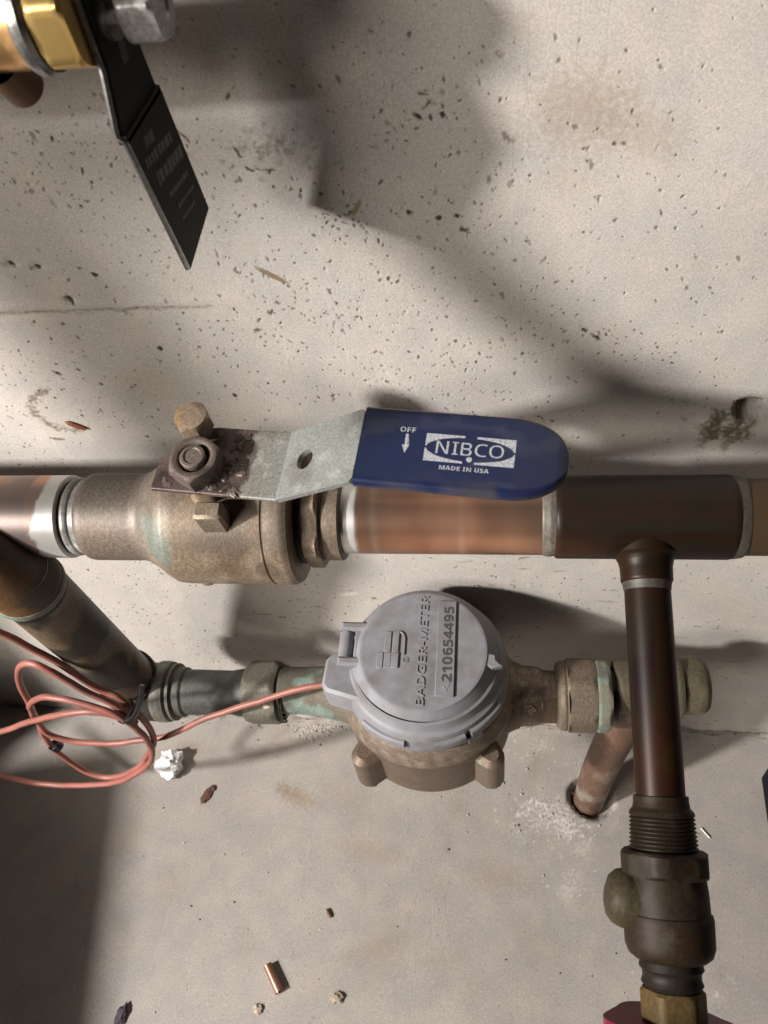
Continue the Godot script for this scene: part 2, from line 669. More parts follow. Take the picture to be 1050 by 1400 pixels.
	for rct in [[-2.6, y0, x0, y1], [x1, y0, 2.0, y1], [-2.6, y1, 2.0, 2.4]]:
		var k := P.size()
		for c in [[0, 1], [0, 3], [2, 1], [2, 3]]:
			var p := Vector3(rct[c[0]], rct[c[1]], WALL_Z)
			P.append(p)
			N.append(Vector3.BACK)
			U.append(Vector2((p.x + 0.6) / 0.9, (0.8 - p.y) / 0.9))
		I.append_array([k, k + 1, k + 2, k + 2, k + 1, k + 3])
	structure("concrete_wall", P, N, U, I, m, "pale pitted concrete basement wall behind the pipes", "wall")


func structure(called: String, P: PackedVector3Array, N: PackedVector3Array, U: PackedVector2Array, I: PackedInt32Array, m: Material, label: String, category: String) -> void:
	var a := []
	a.resize(Mesh.ARRAY_MAX)
	a[Mesh.ARRAY_VERTEX] = P
	a[Mesh.ARRAY_NORMAL] = N
	a[Mesh.ARRAY_TEX_UV] = U
	a[Mesh.ARRAY_INDEX] = I
	var am := ArrayMesh.new()
	am.add_surface_from_arrays(Mesh.PRIMITIVE_TRIANGLES, a)
	var o := MeshInstance3D.new()
	o.name = called
	o.mesh = am
	o.material_override = m
	o.set_meta("kind", "structure")
	tag(o, label, category)
	add_child(o, true)


func wall_height(x: float, y: float) -> float:
	var h := 0.0006 * nz.get_noise_2d(x * 900.0, y * 900.0) + 0.00012 * nz.get_noise_2d(x * 5000.0, y * 5000.0)
	# form joint: a low ledge
	h += 0.0012 * exp(-pow((y - 0.476) / 0.0022, 2)) * ss(-0.12, -0.2, x)
	h -= 0.0014 * exp(-pow((y - 0.4725) / 0.0018, 2)) * ss(-0.15, -0.22, x)
	# patched hole at the right: rough mortar with an open hole
	var d := Vector2((x - 0.131) / 1.35, y - 0.3785).length() + 0.0016 * nz.get_noise_2d(x * 9000.0, y * 9000.0)
	h += 0.0026 * ss(0.0135, 0.0105, d) * (0.6 + 0.5 * nz.get_noise_2d(x * 12000.0, y * 12000.0))
	var d2 := Vector2(x - 0.1405, y - 0.392).length() + 0.0012 * nz.get_noise_2d(x * 9000.0, y * 9000.0 + 50.0)
	h -= 0.017 * ss(0.0085, 0.0045, d2)
	# a few deep bug holes
	for q in [[-0.2303, 0.4807, 0.0036], [-0.2391, 0.5012, 0.0028], [-0.2533, 0.5036, 0.0036]]:
		h -= 0.003 * ss(q[2], q[2] * 0.3, Vector2(x - q[0], (y - q[1]) * 1.5).length())
	# foot of the wall breaks unevenly into the floor
	h += 0.002 * ss(0.004, -0.02, y) * (0.5 + nz.get_noise_2d(x * 3000.0, 3.0))
	return h


func build_floor() -> void:
	start_picture(2048, 1024, Vector3(169, 163, 157), 6, 6, 14, Vector3(2.0, 0.0, -3.0), 61)
	for i in 60:
		mark(rng.randf_range(40, 2000), rng.randf_range(20, 800), rng.randf_range(20, 130), rng.randf_range(14, 70), rng.randf() * TAU, Vector3(138, 122, 104), rng.randf_range(0.07, 0.2), 0, 0.9, 0.5)
	for i in 50:
		mark(rng.randf_range(40, 2000), rng.randf_range(20, 800), rng.randf_range(15, 90), rng.randf_range(8, 50), rng.randf() * TAU, Vector3(184, 178, 172), rng.randf_range(0.08, 0.22), 0, 0.9, 0.5)
	# rusty tea-coloured stains
	mark(fx(-0.185), fz(0.075), 55, 26, 0.3, Vector3(132, 100, 66), 0.35, 0, 0.9, 0.6)
	mark(fx(-0.2), fz(0.068), 28, 16, 0.3, Vector3(118, 88, 58), 0.3, 0, 0.9, 0.6)
	mark(fx(-0.11), fz(0.12), 90, 30, 0.1, Vector3(146, 122, 92), 0.22, 0, 0.9, 0.6)
	mark(fx(0.0), fz(0.135), 80, 40, 0.1, Vector3(140, 120, 96), 0.22, 0, 0.9, 0.6)
	mark(fx(-0.175), fz(0.27), 40, 30, 0.1, Vector3(150, 114, 80), 0.25, 0, 0.9, 0.6)
	# white salt bloom round the stub pipe, under the meter outlet and beside the drain valve
	for c in [[0.06, 0.075, 0.02, 110], [0.03, 0.083, 0.016, 70], [0.09, 0.055, 0.014, 60], [0.085, 0.03, 0.02, 40], [0.05, 0.1, 0.02, 50], [0.13, 0.24, 0.012, 80], [0.145, 0.2, 0.02, 40], [0.08, 0.13, 0.02, 40], [0.03, 0.02, 0.014, 40], [-0.18, 0.006, 0.01, 60]]:
		for i in c[3]:
			var big: bool = i % 5 == 0
			var sz := rng.randf_range(10, 34) if big else rng.randf_range(1.2, 5.5)
			mark(fx(c[0] + rng.randfn() * c[2]), fz(c[1] + rng.randfn() * c[2] * 0.55), sz, sz * rng.randf_range(0.4, 0.9), rng.randf() * TAU, Vector3(222, 217, 211), rng.randf_range(0.08, 0.26) if big else rng.randf_range(0.1, 0.6), -6 if big else -18, 0.95, 1.1)
	for i in 28:
		mark(fx(lerpf(0.02, 0.082, i / 28.0)), fz(0.08 - 0.012 * sin(i * 0.22) + rng.randfn() * 0.003), rng.randf_range(4, 13), rng.randf_range(2, 6), rng.randf() * TAU, Vector3(240, 237, 232), 0.5, -20, 0.95, 1.0)
	# grit, paint flecks, scratches
	for i in 420:
		var d := rng.randf_range(70, 120)
		mark(rng.randf_range(20, 2030), rng.randf_range(10, 1000), rng.randf_range(0.9, 2.4), rng.randf_range(0.8, 1.7), rng.randf() * TAU, Vector3(d + 10, d, d - 10), 0.7, 30, 0.6, 0.4)
	for i in 700:
		mark(rng.randf_range(20, 2030), rng.randf_range(10, 1000), rng.randf_range(0.9, 3.6), rng.randf_range(0.8, 2.2), rng.randf() * TAU, Vector3(216, 210, 202), rng.randf_range(0.2, 0.6), -20, 0.7, 0.5)
	for i in 26:
		mark(rng.randf_range(300, 1950), rng.randf_range(100, 900), rng.randf_range(20, 60), 0.9, rng.randfn() * 0.8, Vector3(198, 190, 182), 0.4, 0, 0.8, 0.2)
	# dirt in the corner
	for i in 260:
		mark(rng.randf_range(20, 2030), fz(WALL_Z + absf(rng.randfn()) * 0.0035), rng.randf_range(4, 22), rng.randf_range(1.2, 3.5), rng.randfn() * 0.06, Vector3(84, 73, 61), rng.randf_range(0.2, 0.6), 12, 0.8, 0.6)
	var m := finish_picture("floor", 0.62, 0.04)
	m.albedo_color = Color(0.78, 0.768, 0.764).linear_to_srgb()

	var gw := 260
	var gh := 180
	var x0 := -0.66
	var z0 := WALL_Z - 0.006
	var cell := 0.004
	var P := PackedVector3Array()
	var N := PackedVector3Array()
	var U := PackedVector2Array()
	var I := PackedInt32Array()
	var H := PackedFloat32Array()
	for j in gh + 1:
		for i in gw + 1:
			var x := x0 + i * cell
			var z := z0 + j * cell
			var h := 0.0
			if i > 0 and i < gw and j < gh:
				h = 0.0006 * nz.get_noise_2d(x * 700.0, z * 700.0 + 400.0) + 0.0001 * nz.get_noise_2d(x * 4000.0, z * 4000.0)
				h -= 0.012 * ss(0.0195, 0.016, Vector2(x - 0.0845, z - 0.061).length())
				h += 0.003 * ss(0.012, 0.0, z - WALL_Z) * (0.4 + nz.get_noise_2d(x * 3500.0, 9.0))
			H.append(h)
	for j in gh + 1:
		for i in gw + 1:
			var x := x0 + i * cell
			var z := z0 + j * cell
			var k := j * (gw + 1) + i
			P.append(Vector3(x, FLOOR_Y + H[k], z))
			U.append(Vector2((x + 0.6) / 0.9, (z + 0.02) / 0.45))
			var dx := H[mini(k + 1, H.size() - 1)] - H[maxi(k - 1, 0)]
			var dz := H[mini(k + gw + 1, H.size() - 1)] - H[maxi(k - gw - 1, 0)]
			N.append(Vector3(-dx / (2 * cell), 1, -dz / (2 * cell)).normalized())
			if i < gw and j < gh:
				var q := k + gw + 1
				I.append_array([k, k + 1, q, k + 1, q + 1, q])
	var x1 := x0 + gw * cell
	var z1 := z0 + gh * cell
	for rct in [[-2.6, z0, x0, z1], [x1, z0, 2.0, z1], [-2.6, z1, 2.0, 3.0]]:
		var k := P.size()
		for c in [[0, 1], [0, 3], [2, 1], [2, 3]]:
			var p := Vector3(rct[c[0]], FLOOR_Y, rct[c[1]])
			P.append(p)
			N.append(Vector3.UP)
			U.append(Vector2((p.x + 0.6) / 0.9, (p.z + 0.02) / 0.45))
		I.append_array([k, k + 2, k + 1, k + 2, k + 3, k + 1])
	structure("concrete_floor", P, N, U, I, m, "grey concrete floor with white salt bloom below the meter", "floor")


func build_surroundings() -> void:
	# a steel cabinet just left of the picture, whose shadow lies on the floor
	var t := thing("steel_cabinet", "low dark steel cabinet on the floor beyond the left pipes", "cabinet", Vector3(-0.73, FLOOR_Y, 0.6365))
	var mb := MB.new()
	var fr := Transform3D(Basis(Vector3.RIGHT, Vector3.FORWARD, Vector3.UP).rotated(Vector3.UP, 0.19), Vector3(-0.73, FLOOR_Y + 0.004, 0.6365))
	box(mb, fr, Vector3(0.46, 0.78, 0.255), 0.006, func(_p, _j): return Color(0.05, 0.055, 0.06))
	part(t, "shell", mb, mat("dark_steel", 0.5, 0.3))
	mb = MB.new()
	box(mb, fr.translated_local(Vector3(0.231, 0, 0.03)), Vector3(0.004, 0.62, 0.18), 0.0015, func(_p, _j): return Color(0.06, 0.065, 0.07))
	part(t, "door", mb, mat("dark_steel", 0.5, 0.3))
	mb = MB.new()
	box(mb, Transform3D(Basis(Vector3.RIGHT, Vector3.FORWARD, Vector3.UP), Vector3(-0.86, FLOOR_Y + 0.004, 0.098)), Vector3(0.44, 0.2, 1.3), 0.006, func(_p, _j): return Color(0.05, 0.052, 0.055))
	single("wall_duct", "tall dark sheet metal duct against the wall outside the picture", "duct", Vector3(-0.86, FLOOR_Y, 0.098), mb, mat("dark_steel", 0.5, 0.3))
	# pipes of the same installation that pass left of the picture
	mb = MB.new()
	tube(mb, smooth_path([Vector3(-0.90, 1.4, 0.2914), Vector3(-0.70, 0.875, 0.2914), Vector3(-0.6364, 0.7435, 0.2914), Vector3(-0.6061, 0.6568, 0.2914), Vector3(-0.5901, 0.611, 0.2914)], 4), 0.028, func(p, _j): return copper_dark(p), 24)
	single("slanting_pipe", "thick dark copper pipe slanting down outside the picture", "pipe", Vector3(-0.62, 0.6, 0.29), mb, mat("dark_copper", 0.42, 0.15, 16.0, 0.001, false, 0.3))
	mb = MB.new()
	tube(mb, PackedVector3Array([Vector3(-1.2, 0.79, 0.3072), Vector3(-0.9, 0.765, 0.3072), Vector3(-0.7012, 0.7433, 0.3072), Vector3(-0.6129, 0.7405, 0.3072), Vector3(-0.5516, 0.744, 0.3072)]), 0.0165, func(p, _j): return copper_dark(p), 24)
	single("level_pipe", "dark copper pipe running level outside the picture", "pipe", Vector3(-0.8, 0.74, 0.31), mb, mat("dark_copper", 0.42, 0.15, 16.0, 0.001, false, 0.3))
	mb = MB.new()
	tube(mb, smooth_path(HANG, 4), 0.0135, func(p, _j): return copper_dark(p), 24)
	single("hanging_pipe", "thin dark copper pipe hanging down outside the picture", "pipe", Vector3(-0.4, 0.65, 0.23), mb, mat("dark_copper", 0.42, 0.15, 16.0, 0.001, false, 0.3))
	# dark rubber-edged case at the right edge
	t = thing("black_case", "black plastic case on the floor near the right edge", "case", Vector3(0.262, FLOOR_Y, 0.1))
	mb = MB.new()
	fr = Transform3D(Basis(Vector3.RIGHT, Vector3.FORWARD, Vector3.UP).rotated(Vector3.UP, -0.07), Vector3(0.2605, FLOOR_Y + 0.001, 0.1))
	box(mb, fr, Vector3(0.06, 0.13, 0.028), 0.004, func(_p, _j): return Color(0.006, 0.007, 0.009))
	part(t, "body", mb, mat("black_plastic", 0.6, 0.0, 20.0, 0.0014, false, 0.25))
	mb = MB.new()
	box(mb, fr.translated_local(Vector3(0, 0, 0.0282)), Vector3(0.052, 0.122, 0.004), 0.0015, func(_p, _j): return Color(0.008, 0.009, 0.011))
	part(t, "lid", mb, mat("black_plastic", 0.6, 0.0, 20.0, 0.0014, false, 0.25))


# colours of the old plumbing (linear)
func copper_bright(p: Vector3) -> Color:
	var a := n01(p, 900.0)
	var b := n01(p * Vector3(1, 0.35, 0.35), 4200.0, 9.0)
	var c := Color(0.62, 0.30, 0.175).lerp(Color(0.33, 0.15, 0.085), ss(0.25, 0.85, a))
	return c.lerp(Color(0.76, 0.45, 0.30), b * 0.25)


func copper_dark(p: Vector3) -> Color:
	var a := n01(p, 1100.0, 3.0)
	var b := n01(p, 3800.0, 5.0)
	var c := Color(0.010, 0.0058, 0.0046).lerp(Color(0.019, 0.0088, 0.0056), a)
	return c.lerp(Color(0.012, 0.0095, 0.0075), b * 0.6)


func bronze(p: Vector3) -> Color:
	var a := n01(p, 1300.0, 1.0)
	var b := n01(p, 5200.0, 2.0)
	var c := Color(0.40, 0.31, 0.225).lerp(Color(0.30, 0.215, 0.14), a)
	c = c.lerp(Color(0.52, 0.43, 0.34), ss(0.55, 0.95, b) * 0.6)
	return c.lerp(Color(0.14, 0.10, 0.07), ss(0.6, 0.95, n01(p, 2600.0, 7.0)) * 0.55)


func old_iron(p: Vector3) -> Color:
	var a := n01(p, 1500.0, 11.0)
	var c := Color(0.10, 0.10, 0.085).lerp(Color(0.17, 0.16, 0.135), a)
	return c.lerp(Color(0.05, 0.05, 0.042), ss(0.5, 0.9, n01(p, 4200.0, 4.0)) * 0.7)


func verdigris(c: Color, p: Vector3, amount: float) -> Color:
	var q := ss(0.42, 0.72, n01(p, 2300.0, 21.0) + amount - 0.5)
	return c.lerp(Color(0.17, 0.27, 0.225).lerp(Color(0.36, 0.46, 0.40), n01(p, 6000.0, 6.0)), q * 0.85)


func solder_col(p: Vector3) -> Color:
	return Color(0.88, 0.88, 0.87).lerp(Color(0.62, 0.62, 0.60), n01(p, 3600.0, 8.0))


func grey_solder(p: Vector3) -> Color:
	return Color(0.17, 0.15, 0.125).lerp(Color(0.28, 0.25, 0.21), n01(p, 3600.0, 8.0))


func build_main_line() -> void:
	var X := Vector3.RIGHT
	var o := Vector3(0, MAIN_Y, MAIN_Z)
	var copper := mat("copper", 0.34, 0.7, 16.0, 0.0015, false)
	var dark := mat("dark_copper", 0.42, 0.15, 16.0, 0.001, false, 0.3)
	var tin := mat("solder", 0.45, 0.4, 18.0, 0.0070)
	var dull := mat("dull_solder", 0.55, 0.25, 18.0, 0.0070)
	# left: sleeve with a ragged tinned end
	var t := thing("copper_sleeve", "thick copper sleeve with shiny tinned end, entering the brass ball valve", "pipe", Vector3(-0.35, MAIN_Y, MAIN_Z))
	var mb := MB.new()
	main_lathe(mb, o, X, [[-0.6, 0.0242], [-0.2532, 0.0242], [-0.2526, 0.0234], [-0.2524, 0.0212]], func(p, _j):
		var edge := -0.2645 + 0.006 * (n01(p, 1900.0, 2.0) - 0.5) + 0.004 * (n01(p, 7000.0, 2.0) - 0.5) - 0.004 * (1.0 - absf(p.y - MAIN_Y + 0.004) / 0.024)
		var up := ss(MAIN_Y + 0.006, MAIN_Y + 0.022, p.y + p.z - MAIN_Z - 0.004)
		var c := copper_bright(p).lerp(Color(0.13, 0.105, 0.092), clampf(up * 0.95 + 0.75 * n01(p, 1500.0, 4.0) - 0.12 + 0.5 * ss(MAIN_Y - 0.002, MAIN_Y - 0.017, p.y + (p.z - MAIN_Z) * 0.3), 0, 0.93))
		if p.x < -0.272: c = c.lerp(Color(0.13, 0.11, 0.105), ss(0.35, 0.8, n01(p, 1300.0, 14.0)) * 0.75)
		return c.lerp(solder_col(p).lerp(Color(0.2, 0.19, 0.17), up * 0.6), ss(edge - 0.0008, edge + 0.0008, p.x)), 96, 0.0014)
	part(t, "sleeve", mb, mat("old_copper", 0.4, 0.4, 16.0, 0.003, false))
	mb = MB.new()
	main_lathe(mb, o, X, [[-0.2527, 0.0215], [-0.2502, 0.0215]], func(_p, _j): return Color(0.012, 0.012, 0.012), 72)
	part(t, "joint_gap", mb, plain("black_gap", lin(0.01, 0.01, 0.01), 0.7), "thin black gap round the joint")
	mb = MB.new()
	main_lathe(mb, o, X, [[-0.2504, 0.0205], [-0.2502, 0.0224], [-0.2488, 0.023], [-0.2465, 0.0226], [-0.2455, 0.0217], [-0.2438, 0.0222], [-0.2415, 0.0228]], func(p, _j):
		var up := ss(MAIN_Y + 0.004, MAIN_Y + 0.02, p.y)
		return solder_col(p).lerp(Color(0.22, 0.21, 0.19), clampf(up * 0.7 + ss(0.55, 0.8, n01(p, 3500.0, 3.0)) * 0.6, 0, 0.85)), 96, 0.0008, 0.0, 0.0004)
	part(t, "solder_ring", mb, tin)

	# bright copper between valve and tee
	t = thing("copper_pipe", "bright orange copper pipe under the blue lever", "pipe", Vector3(-0.03, MAIN_Y, MAIN_Z))
	mb = MB.new()
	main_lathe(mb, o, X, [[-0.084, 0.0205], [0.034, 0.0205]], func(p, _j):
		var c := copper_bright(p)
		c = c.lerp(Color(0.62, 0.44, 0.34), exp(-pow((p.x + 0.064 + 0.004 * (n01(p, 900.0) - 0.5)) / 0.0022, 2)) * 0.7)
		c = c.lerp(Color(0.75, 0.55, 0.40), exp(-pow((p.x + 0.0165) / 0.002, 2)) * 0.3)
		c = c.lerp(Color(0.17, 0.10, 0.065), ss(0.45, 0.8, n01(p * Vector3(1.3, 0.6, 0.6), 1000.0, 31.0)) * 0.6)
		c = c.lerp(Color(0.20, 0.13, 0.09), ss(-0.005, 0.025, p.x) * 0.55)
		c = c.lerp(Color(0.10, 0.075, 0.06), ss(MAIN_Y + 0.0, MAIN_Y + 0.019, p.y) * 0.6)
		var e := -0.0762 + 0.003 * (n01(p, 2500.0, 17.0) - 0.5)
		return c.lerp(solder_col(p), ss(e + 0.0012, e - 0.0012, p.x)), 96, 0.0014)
	part(t, "tube", mb, copper)
	mb = MB.new()
	main_lathe(mb, o, X, [[0.0262, 0.0206], [0.0275, 0.0214], [0.0315, 0.0222], [0.0345, 0.0216], [0.0352, 0.0206]], func(p, _j): return grey_solder(p), 96, 0.0008, 0.0, 0.0017)
	part(t, "solder_ring", mb, dull)

	# dark tee
	t = thing("copper_tee", "dark brown copper tee with a narrow branch pointing down", "pipe fitting", Vector3(0.08, MAIN_Y, MAIN_Z))
	mb = MB.new()
	var tee_col := func(p: Vector3, _j: int) -> Color:
		var c := copper_dark(p)
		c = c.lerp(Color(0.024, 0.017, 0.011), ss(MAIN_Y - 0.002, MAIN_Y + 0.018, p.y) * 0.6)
		c = c.lerp(Color(0.05, 0.024, 0.014), ss(0.075, 0.04, p.x) * ss(MAIN_Y + 0.005, MAIN_Y - 0.01, p.y - (p.z - MAIN_Z) * 0.5) * 0.7)
		return c
	main_lathe(mb, o, X, [[0.0346, 0.0206], [0.0348, 0.0217], [0.036, 0.0224], [0.127, 0.0224], [0.1286, 0.0218], [0.1288, 0.0206]], tee_col, 96, 0.002)
	part(t, "run", mb, dark)
	mb = MB.new()
	var bd := Vector3(0.0129, -0.4159, 0.9093).normalized()
	var b0 := Vector3(0.0765, MAIN_Y, MAIN_Z)
	lathe(mb, b0, bd, [[0.0, 0.0165], [0.0205, 0.0165], [0.0222, 0.0150], [0.0245, 0.0139], [0.0275, 0.0133], [0.0345, 0.0131], [0.0352, 0.0126], [0.0353, 0.0114]], tee_col, 72, 0.0012)
	part(t, "branch_neck", mb, dark)
	mb = MB.new()
	lathe(mb, b0, bd, [[0.0348, 0.0114], [0.0353, 0.0126], [0.037, 0.0122], [0.039, 0.012], [0.0402, 0.0114]], func(p, _j): return grey_solder(p) * 0.4, 72, 0.0008, 0.0, 0.0013)
	part(t, "solder_ring", mb, dull)
	mb = MB.new()
	main_lathe(mb, o, X, [[0.1281, 0.0204], [0.1287, 0.0221], [0.131, 0.0219], [0.134, 0.0214], [0.1358, 0.0202]], func(p, _j): return grey_solder(p) * 0.5, 96, 0.0008, 0.0, 0.0018)
	part(t, "solder_ring", mb, dull)

	t = thing("copper_pipe", "short dark copper pipe leaving the tee at the right edge", "pipe", Vector3(0.2, MAIN_Y, MAIN_Z))
	mb = MB.new()
	main_lathe(mb, o, X, [[0.13, 0.0202], [0.5, 0.0202]], func(p, _j): return copper_dark(p).lerp(Color(0.16, 0.10, 0.06), 0.3), 72, 0.004)
	part(t, "tube", mb, dark)


func build_ball_valve() -> void:
	var X := Vector3.RIGHT
	var o := Vector3(0, MAIN_Y, MAIN_Z)
	var brz := mat("bronze", 0.52, 0.35, 22.0, 0.0105)
	var t := thing("ball_valve", "weathered brass ball valve with a rusty nut and blue grip lever", "valve", Vector3(-0.165, MAIN_Y, MAIN_Z))
	var mb := MB.new()
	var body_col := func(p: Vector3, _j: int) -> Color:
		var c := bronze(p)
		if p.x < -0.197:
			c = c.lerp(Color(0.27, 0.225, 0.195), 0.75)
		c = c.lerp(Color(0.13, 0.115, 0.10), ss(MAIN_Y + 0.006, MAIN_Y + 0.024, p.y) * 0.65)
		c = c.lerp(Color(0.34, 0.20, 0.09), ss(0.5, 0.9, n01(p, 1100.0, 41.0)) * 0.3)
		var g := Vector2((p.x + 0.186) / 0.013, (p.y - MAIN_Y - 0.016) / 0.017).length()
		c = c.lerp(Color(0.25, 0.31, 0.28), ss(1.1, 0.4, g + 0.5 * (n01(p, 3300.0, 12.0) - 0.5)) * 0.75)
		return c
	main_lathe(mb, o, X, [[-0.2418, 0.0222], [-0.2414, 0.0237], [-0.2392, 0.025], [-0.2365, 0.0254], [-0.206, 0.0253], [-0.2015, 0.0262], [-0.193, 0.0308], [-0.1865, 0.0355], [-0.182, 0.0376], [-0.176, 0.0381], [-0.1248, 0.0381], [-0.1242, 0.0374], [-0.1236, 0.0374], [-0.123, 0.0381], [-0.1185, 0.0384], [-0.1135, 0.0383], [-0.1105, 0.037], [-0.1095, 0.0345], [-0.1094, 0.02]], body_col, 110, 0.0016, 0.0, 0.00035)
	part(t, "body", mb, brz)
	# cast seam on the lower front of the body
	mb = MB.new()
	lump(mb, o + Vector3(-0.163, -0.0215, 0.0305), Vector3(0.004, 0.0022, 0.0018), Basis.IDENTITY, 0.3, 3, body_col)
	part(t, "casting_mark", mb, brz)
	mb = MB.new()
	main_lathe(mb, o, X, [[-0.1096, 0.02], [-0.1096, 0.0258], [-0.108, 0.0262], [-0.1045, 0.0262]], func(_p, _j): return Color(0.03, 0.024, 0.018), 64)
	part(t, "end_recess", mb, brz)
	mb = MB.new()
	main_lathe(mb, o, X, [[-0.1062, 0.02], [-0.1061, 0.0262, 0.026], [-0.1045, 0.0287, 0.0265], [-0.0975, 0.0287, 0.0265], [-0.096, 0.0265, 0.026], [-0.0958, 0.02]], func(p, _j): return bronze(p), 96, 0.002, 0.35)
	part(t, "hexagon", mb, brz)
	mb = MB.new()
	main_lathe(mb, o, X, [[-0.096, 0.0235], [-0.0945, 0.0235], [-0.0938, 0.0243], [-0.0852, 0.0243], [-0.0845, 0.0236], [-0.0842, 0.0206]], func(p, _j): return bronze(p).lerp(Color(0.16, 0.13, 0.11), 0.5), 96, 0.002)
	part(t, "end_collar", mb, brz)

	# the stem rises a little forward of vertical
	var s := Vector3(0, 0.9703, 0.2419)
	var w := Vector3(0, -0.2419, 0.9703)
	var so := Vector3(-0.1495, MAIN_Y, MAIN_Z)
	mb = MB.new()
	lathe(mb, so, s, [[0.03, 0.0128], [0.0375, 0.0122], [0.038, 0.0108, 0.0102], [0.0462, 0.0108, 0.0102], [0.047, 0.0098], [0.0472, 0.004]], func(p, _j): return bronze(p).lerp(Color(0.36, 0.28, 0.19), 0.4), 48, 0.0015)
	part(t, "stem_boss", mb, brz)
	mb = MB.new()
	lathe(mb, so, s, [[0.0471, 0.003], [0.0472, 0.011], [0.0492, 0.0115], [0.0503, 0.0108], [0.0504, 0.003]], func(p, _j): return Color(0.50, 0.23, 0.05).lerp(Color(0.30, 0.15, 0.05), n01(p, 4000.0)), 40)
	part(t, "orange_washer", mb, mat("washer", 0.6, 0.0, 30.0, 0.0070), "rust orange washer")
	mb = MB.new()
	box(mb, Transform3D(Basis(Vector3.RIGHT, -w, s).orthonormalized(), so + Vector3(0.004, 0, 0) + w * 0.0185 + s * 0.024), Vector3(0.0155, 0.010, 0.0235), 0.0016, func(p, _j): return bronze(p).lerp(Color(0.30, 0.28, 0.22), 0.4))
	part(t, "stop_lug", mb, brz)
	# stop post behind the lever
	mb = MB.new()
	var po := so + Vector3(-0.0035, 0, 0) - w * 0.0225
	lathe(mb, po, s, [[0.02, 0.0068], [0.058, 0.0068], [0.0595, 0.0082, 0.0082], [0.061, 0.0096, 0.0083], [0.0685, 0.0096, 0.0083], [0.071, 0.0082, 0.0082], [0.0715, 0.006], [0.0716, 0.0]], func(p, _j): return bronze(p).lerp(Color(0.40, 0.24, 0.10), ss(0.45, 0.8, n01(p, 3000.0, 9.0)) * 0.6), 40, 0.0015)
	part(t, "stop_post", mb, brz)

	# lever: local frame turned a little about the stem
	var yaw := deg_to_rad(-5.8)
	var lx := (Vector3.RIGHT * cos(yaw) - w * sin(yaw)).normalized()
	var lw := s.cross(lx) * -1.0
	lw = lx.cross(s)   # points down-front
	var lo := so + s * 0.0535 - w * 0.0065
	var lever_col := func(p: Vector3, _j: int) -> Color:
		var q := p - lo
		var x := q.dot(lx)
		var z := q.dot(lw)
		var edge := 0.0245 + 0.009 * (n01(p, 1700.0, 50.0) - 0.5) + 0.004 * (n01(p, 6000.0, 50.0) - 0.5) + 0.004 * sin(z * 190.0)
		var steel := Color(0.50, 0.53, 0.51).lerp(Color(0.36, 0.385, 0.37), n01(p, 1800.0, 51.0))
		steel = steel.lerp(Color(0.38, 0.34, 0.28), ss(0.045, 0.03, x) * 0.6)
		steel = steel.lerp(Color(0.62, 0.64, 0.62), ss(0.75, 0.9, n01(p, 7000.0, 52.0)) * 0.7)
		steel = steel.lerp(Color(0.24, 0.22, 0.19), ss(0.7, 0.95, n01(p, 2500.0, 53.0)) * 0.5)
		var rust := Color(0.115, 0.082, 0.08).lerp(Color(0.22, 0.165, 0.15), n01(p, 2800.0, 54.0)).lerp(Color(0.05, 0.035, 0.032), ss(0.55, 0.9, n01(p, 5000.0, 55.0)) * 0.8)
		return rust.lerp(steel, ss(edge - 0.0012, edge + 0.0012, x))
	var half := 0.0196
	var th := 0.0014
	var mb1 := MB.new()
	var st := []
	for i in 47:
		var f := i / 46.0
		var x := lerpf(-0.0225, 0.044, f)
		var hw := half
		var off := 0.0
		if x < 0.004:
			var cut := 0.021 * ss(0.004, -0.024, x)
			hw = half - cut * 0.5
			off = cut * 0.5
		st.append([lo + lx * x + lw * off, lw, s, hw, th])
	strip(mb1, st, lever_col, 26)
	# rise to the grip, as a plate with a hole
	var ra := lo + lx * 0.044
	var rb := lo + lx * 0.0875 + s * 0.028
	var rl := (rb - ra).length()
	var rx := (rb - ra).normalized()
	var rn := lw.cross(rx).normalized()
	if rn.dot(s) < 0: rn = -rn
	var hole := Vector2(0.0158, 0.0)
	var ring_t_in := PackedVector3Array()
	var ring_t_out := PackedVector3Array()
	var ring_b_in := PackedVector3Array()
	var ring_b_out := PackedVector3Array()
	var NS := 96
	var mids := []
	for k in 7: mids.append([PackedVector3Array(), PackedVector3Array()])
	for k in NS:
		var an := TAU * k / NS
		var d := Vector2(cos(an), sin(an))
		var tx := (rl - hole.x) / d.x if d.x > 1e-5 else ((-hole.x) / d.x if d.x < -1e-5 else 1e9)
		var ty := half / absf(d.y) if absf(d.y) > 1e-5 else 1e9
		var far := minf(tx, ty)
		for q in 7:
			var rr := lerpf(0.0054, far, q / 6.0)
			var pt: Vector2 = hole + d * rr
			var c := ra + rx * pt.x - lw * pt.y
			mids[q][0].append(c + rn * th)
			mids[q][1].append(c - rn * th)
	var loop := []
	for q in 7: loop.append(mids[6 - q][0])
	for q in 7: loop.append(mids[q][1])
	loop.append(mids[6][0])
	loop.reverse()
	grid(mb1, loop, true, lever_col)
	var st2 := []
	for i in 12:
		st2.append([rb + lx * (0.0005 + i * 0.0018), lw, s, half, th])
	strip(mb1, st2, lever_col, 20)
	var lever := part(t, "lever", mb1, mat("galvanised", 0.42, 0.45, 26.0, 0.0052))
	# vinyl grip
	mb = MB.new()
	var st3 := []
	var gl := 0.0945
	var gh := 0.0206
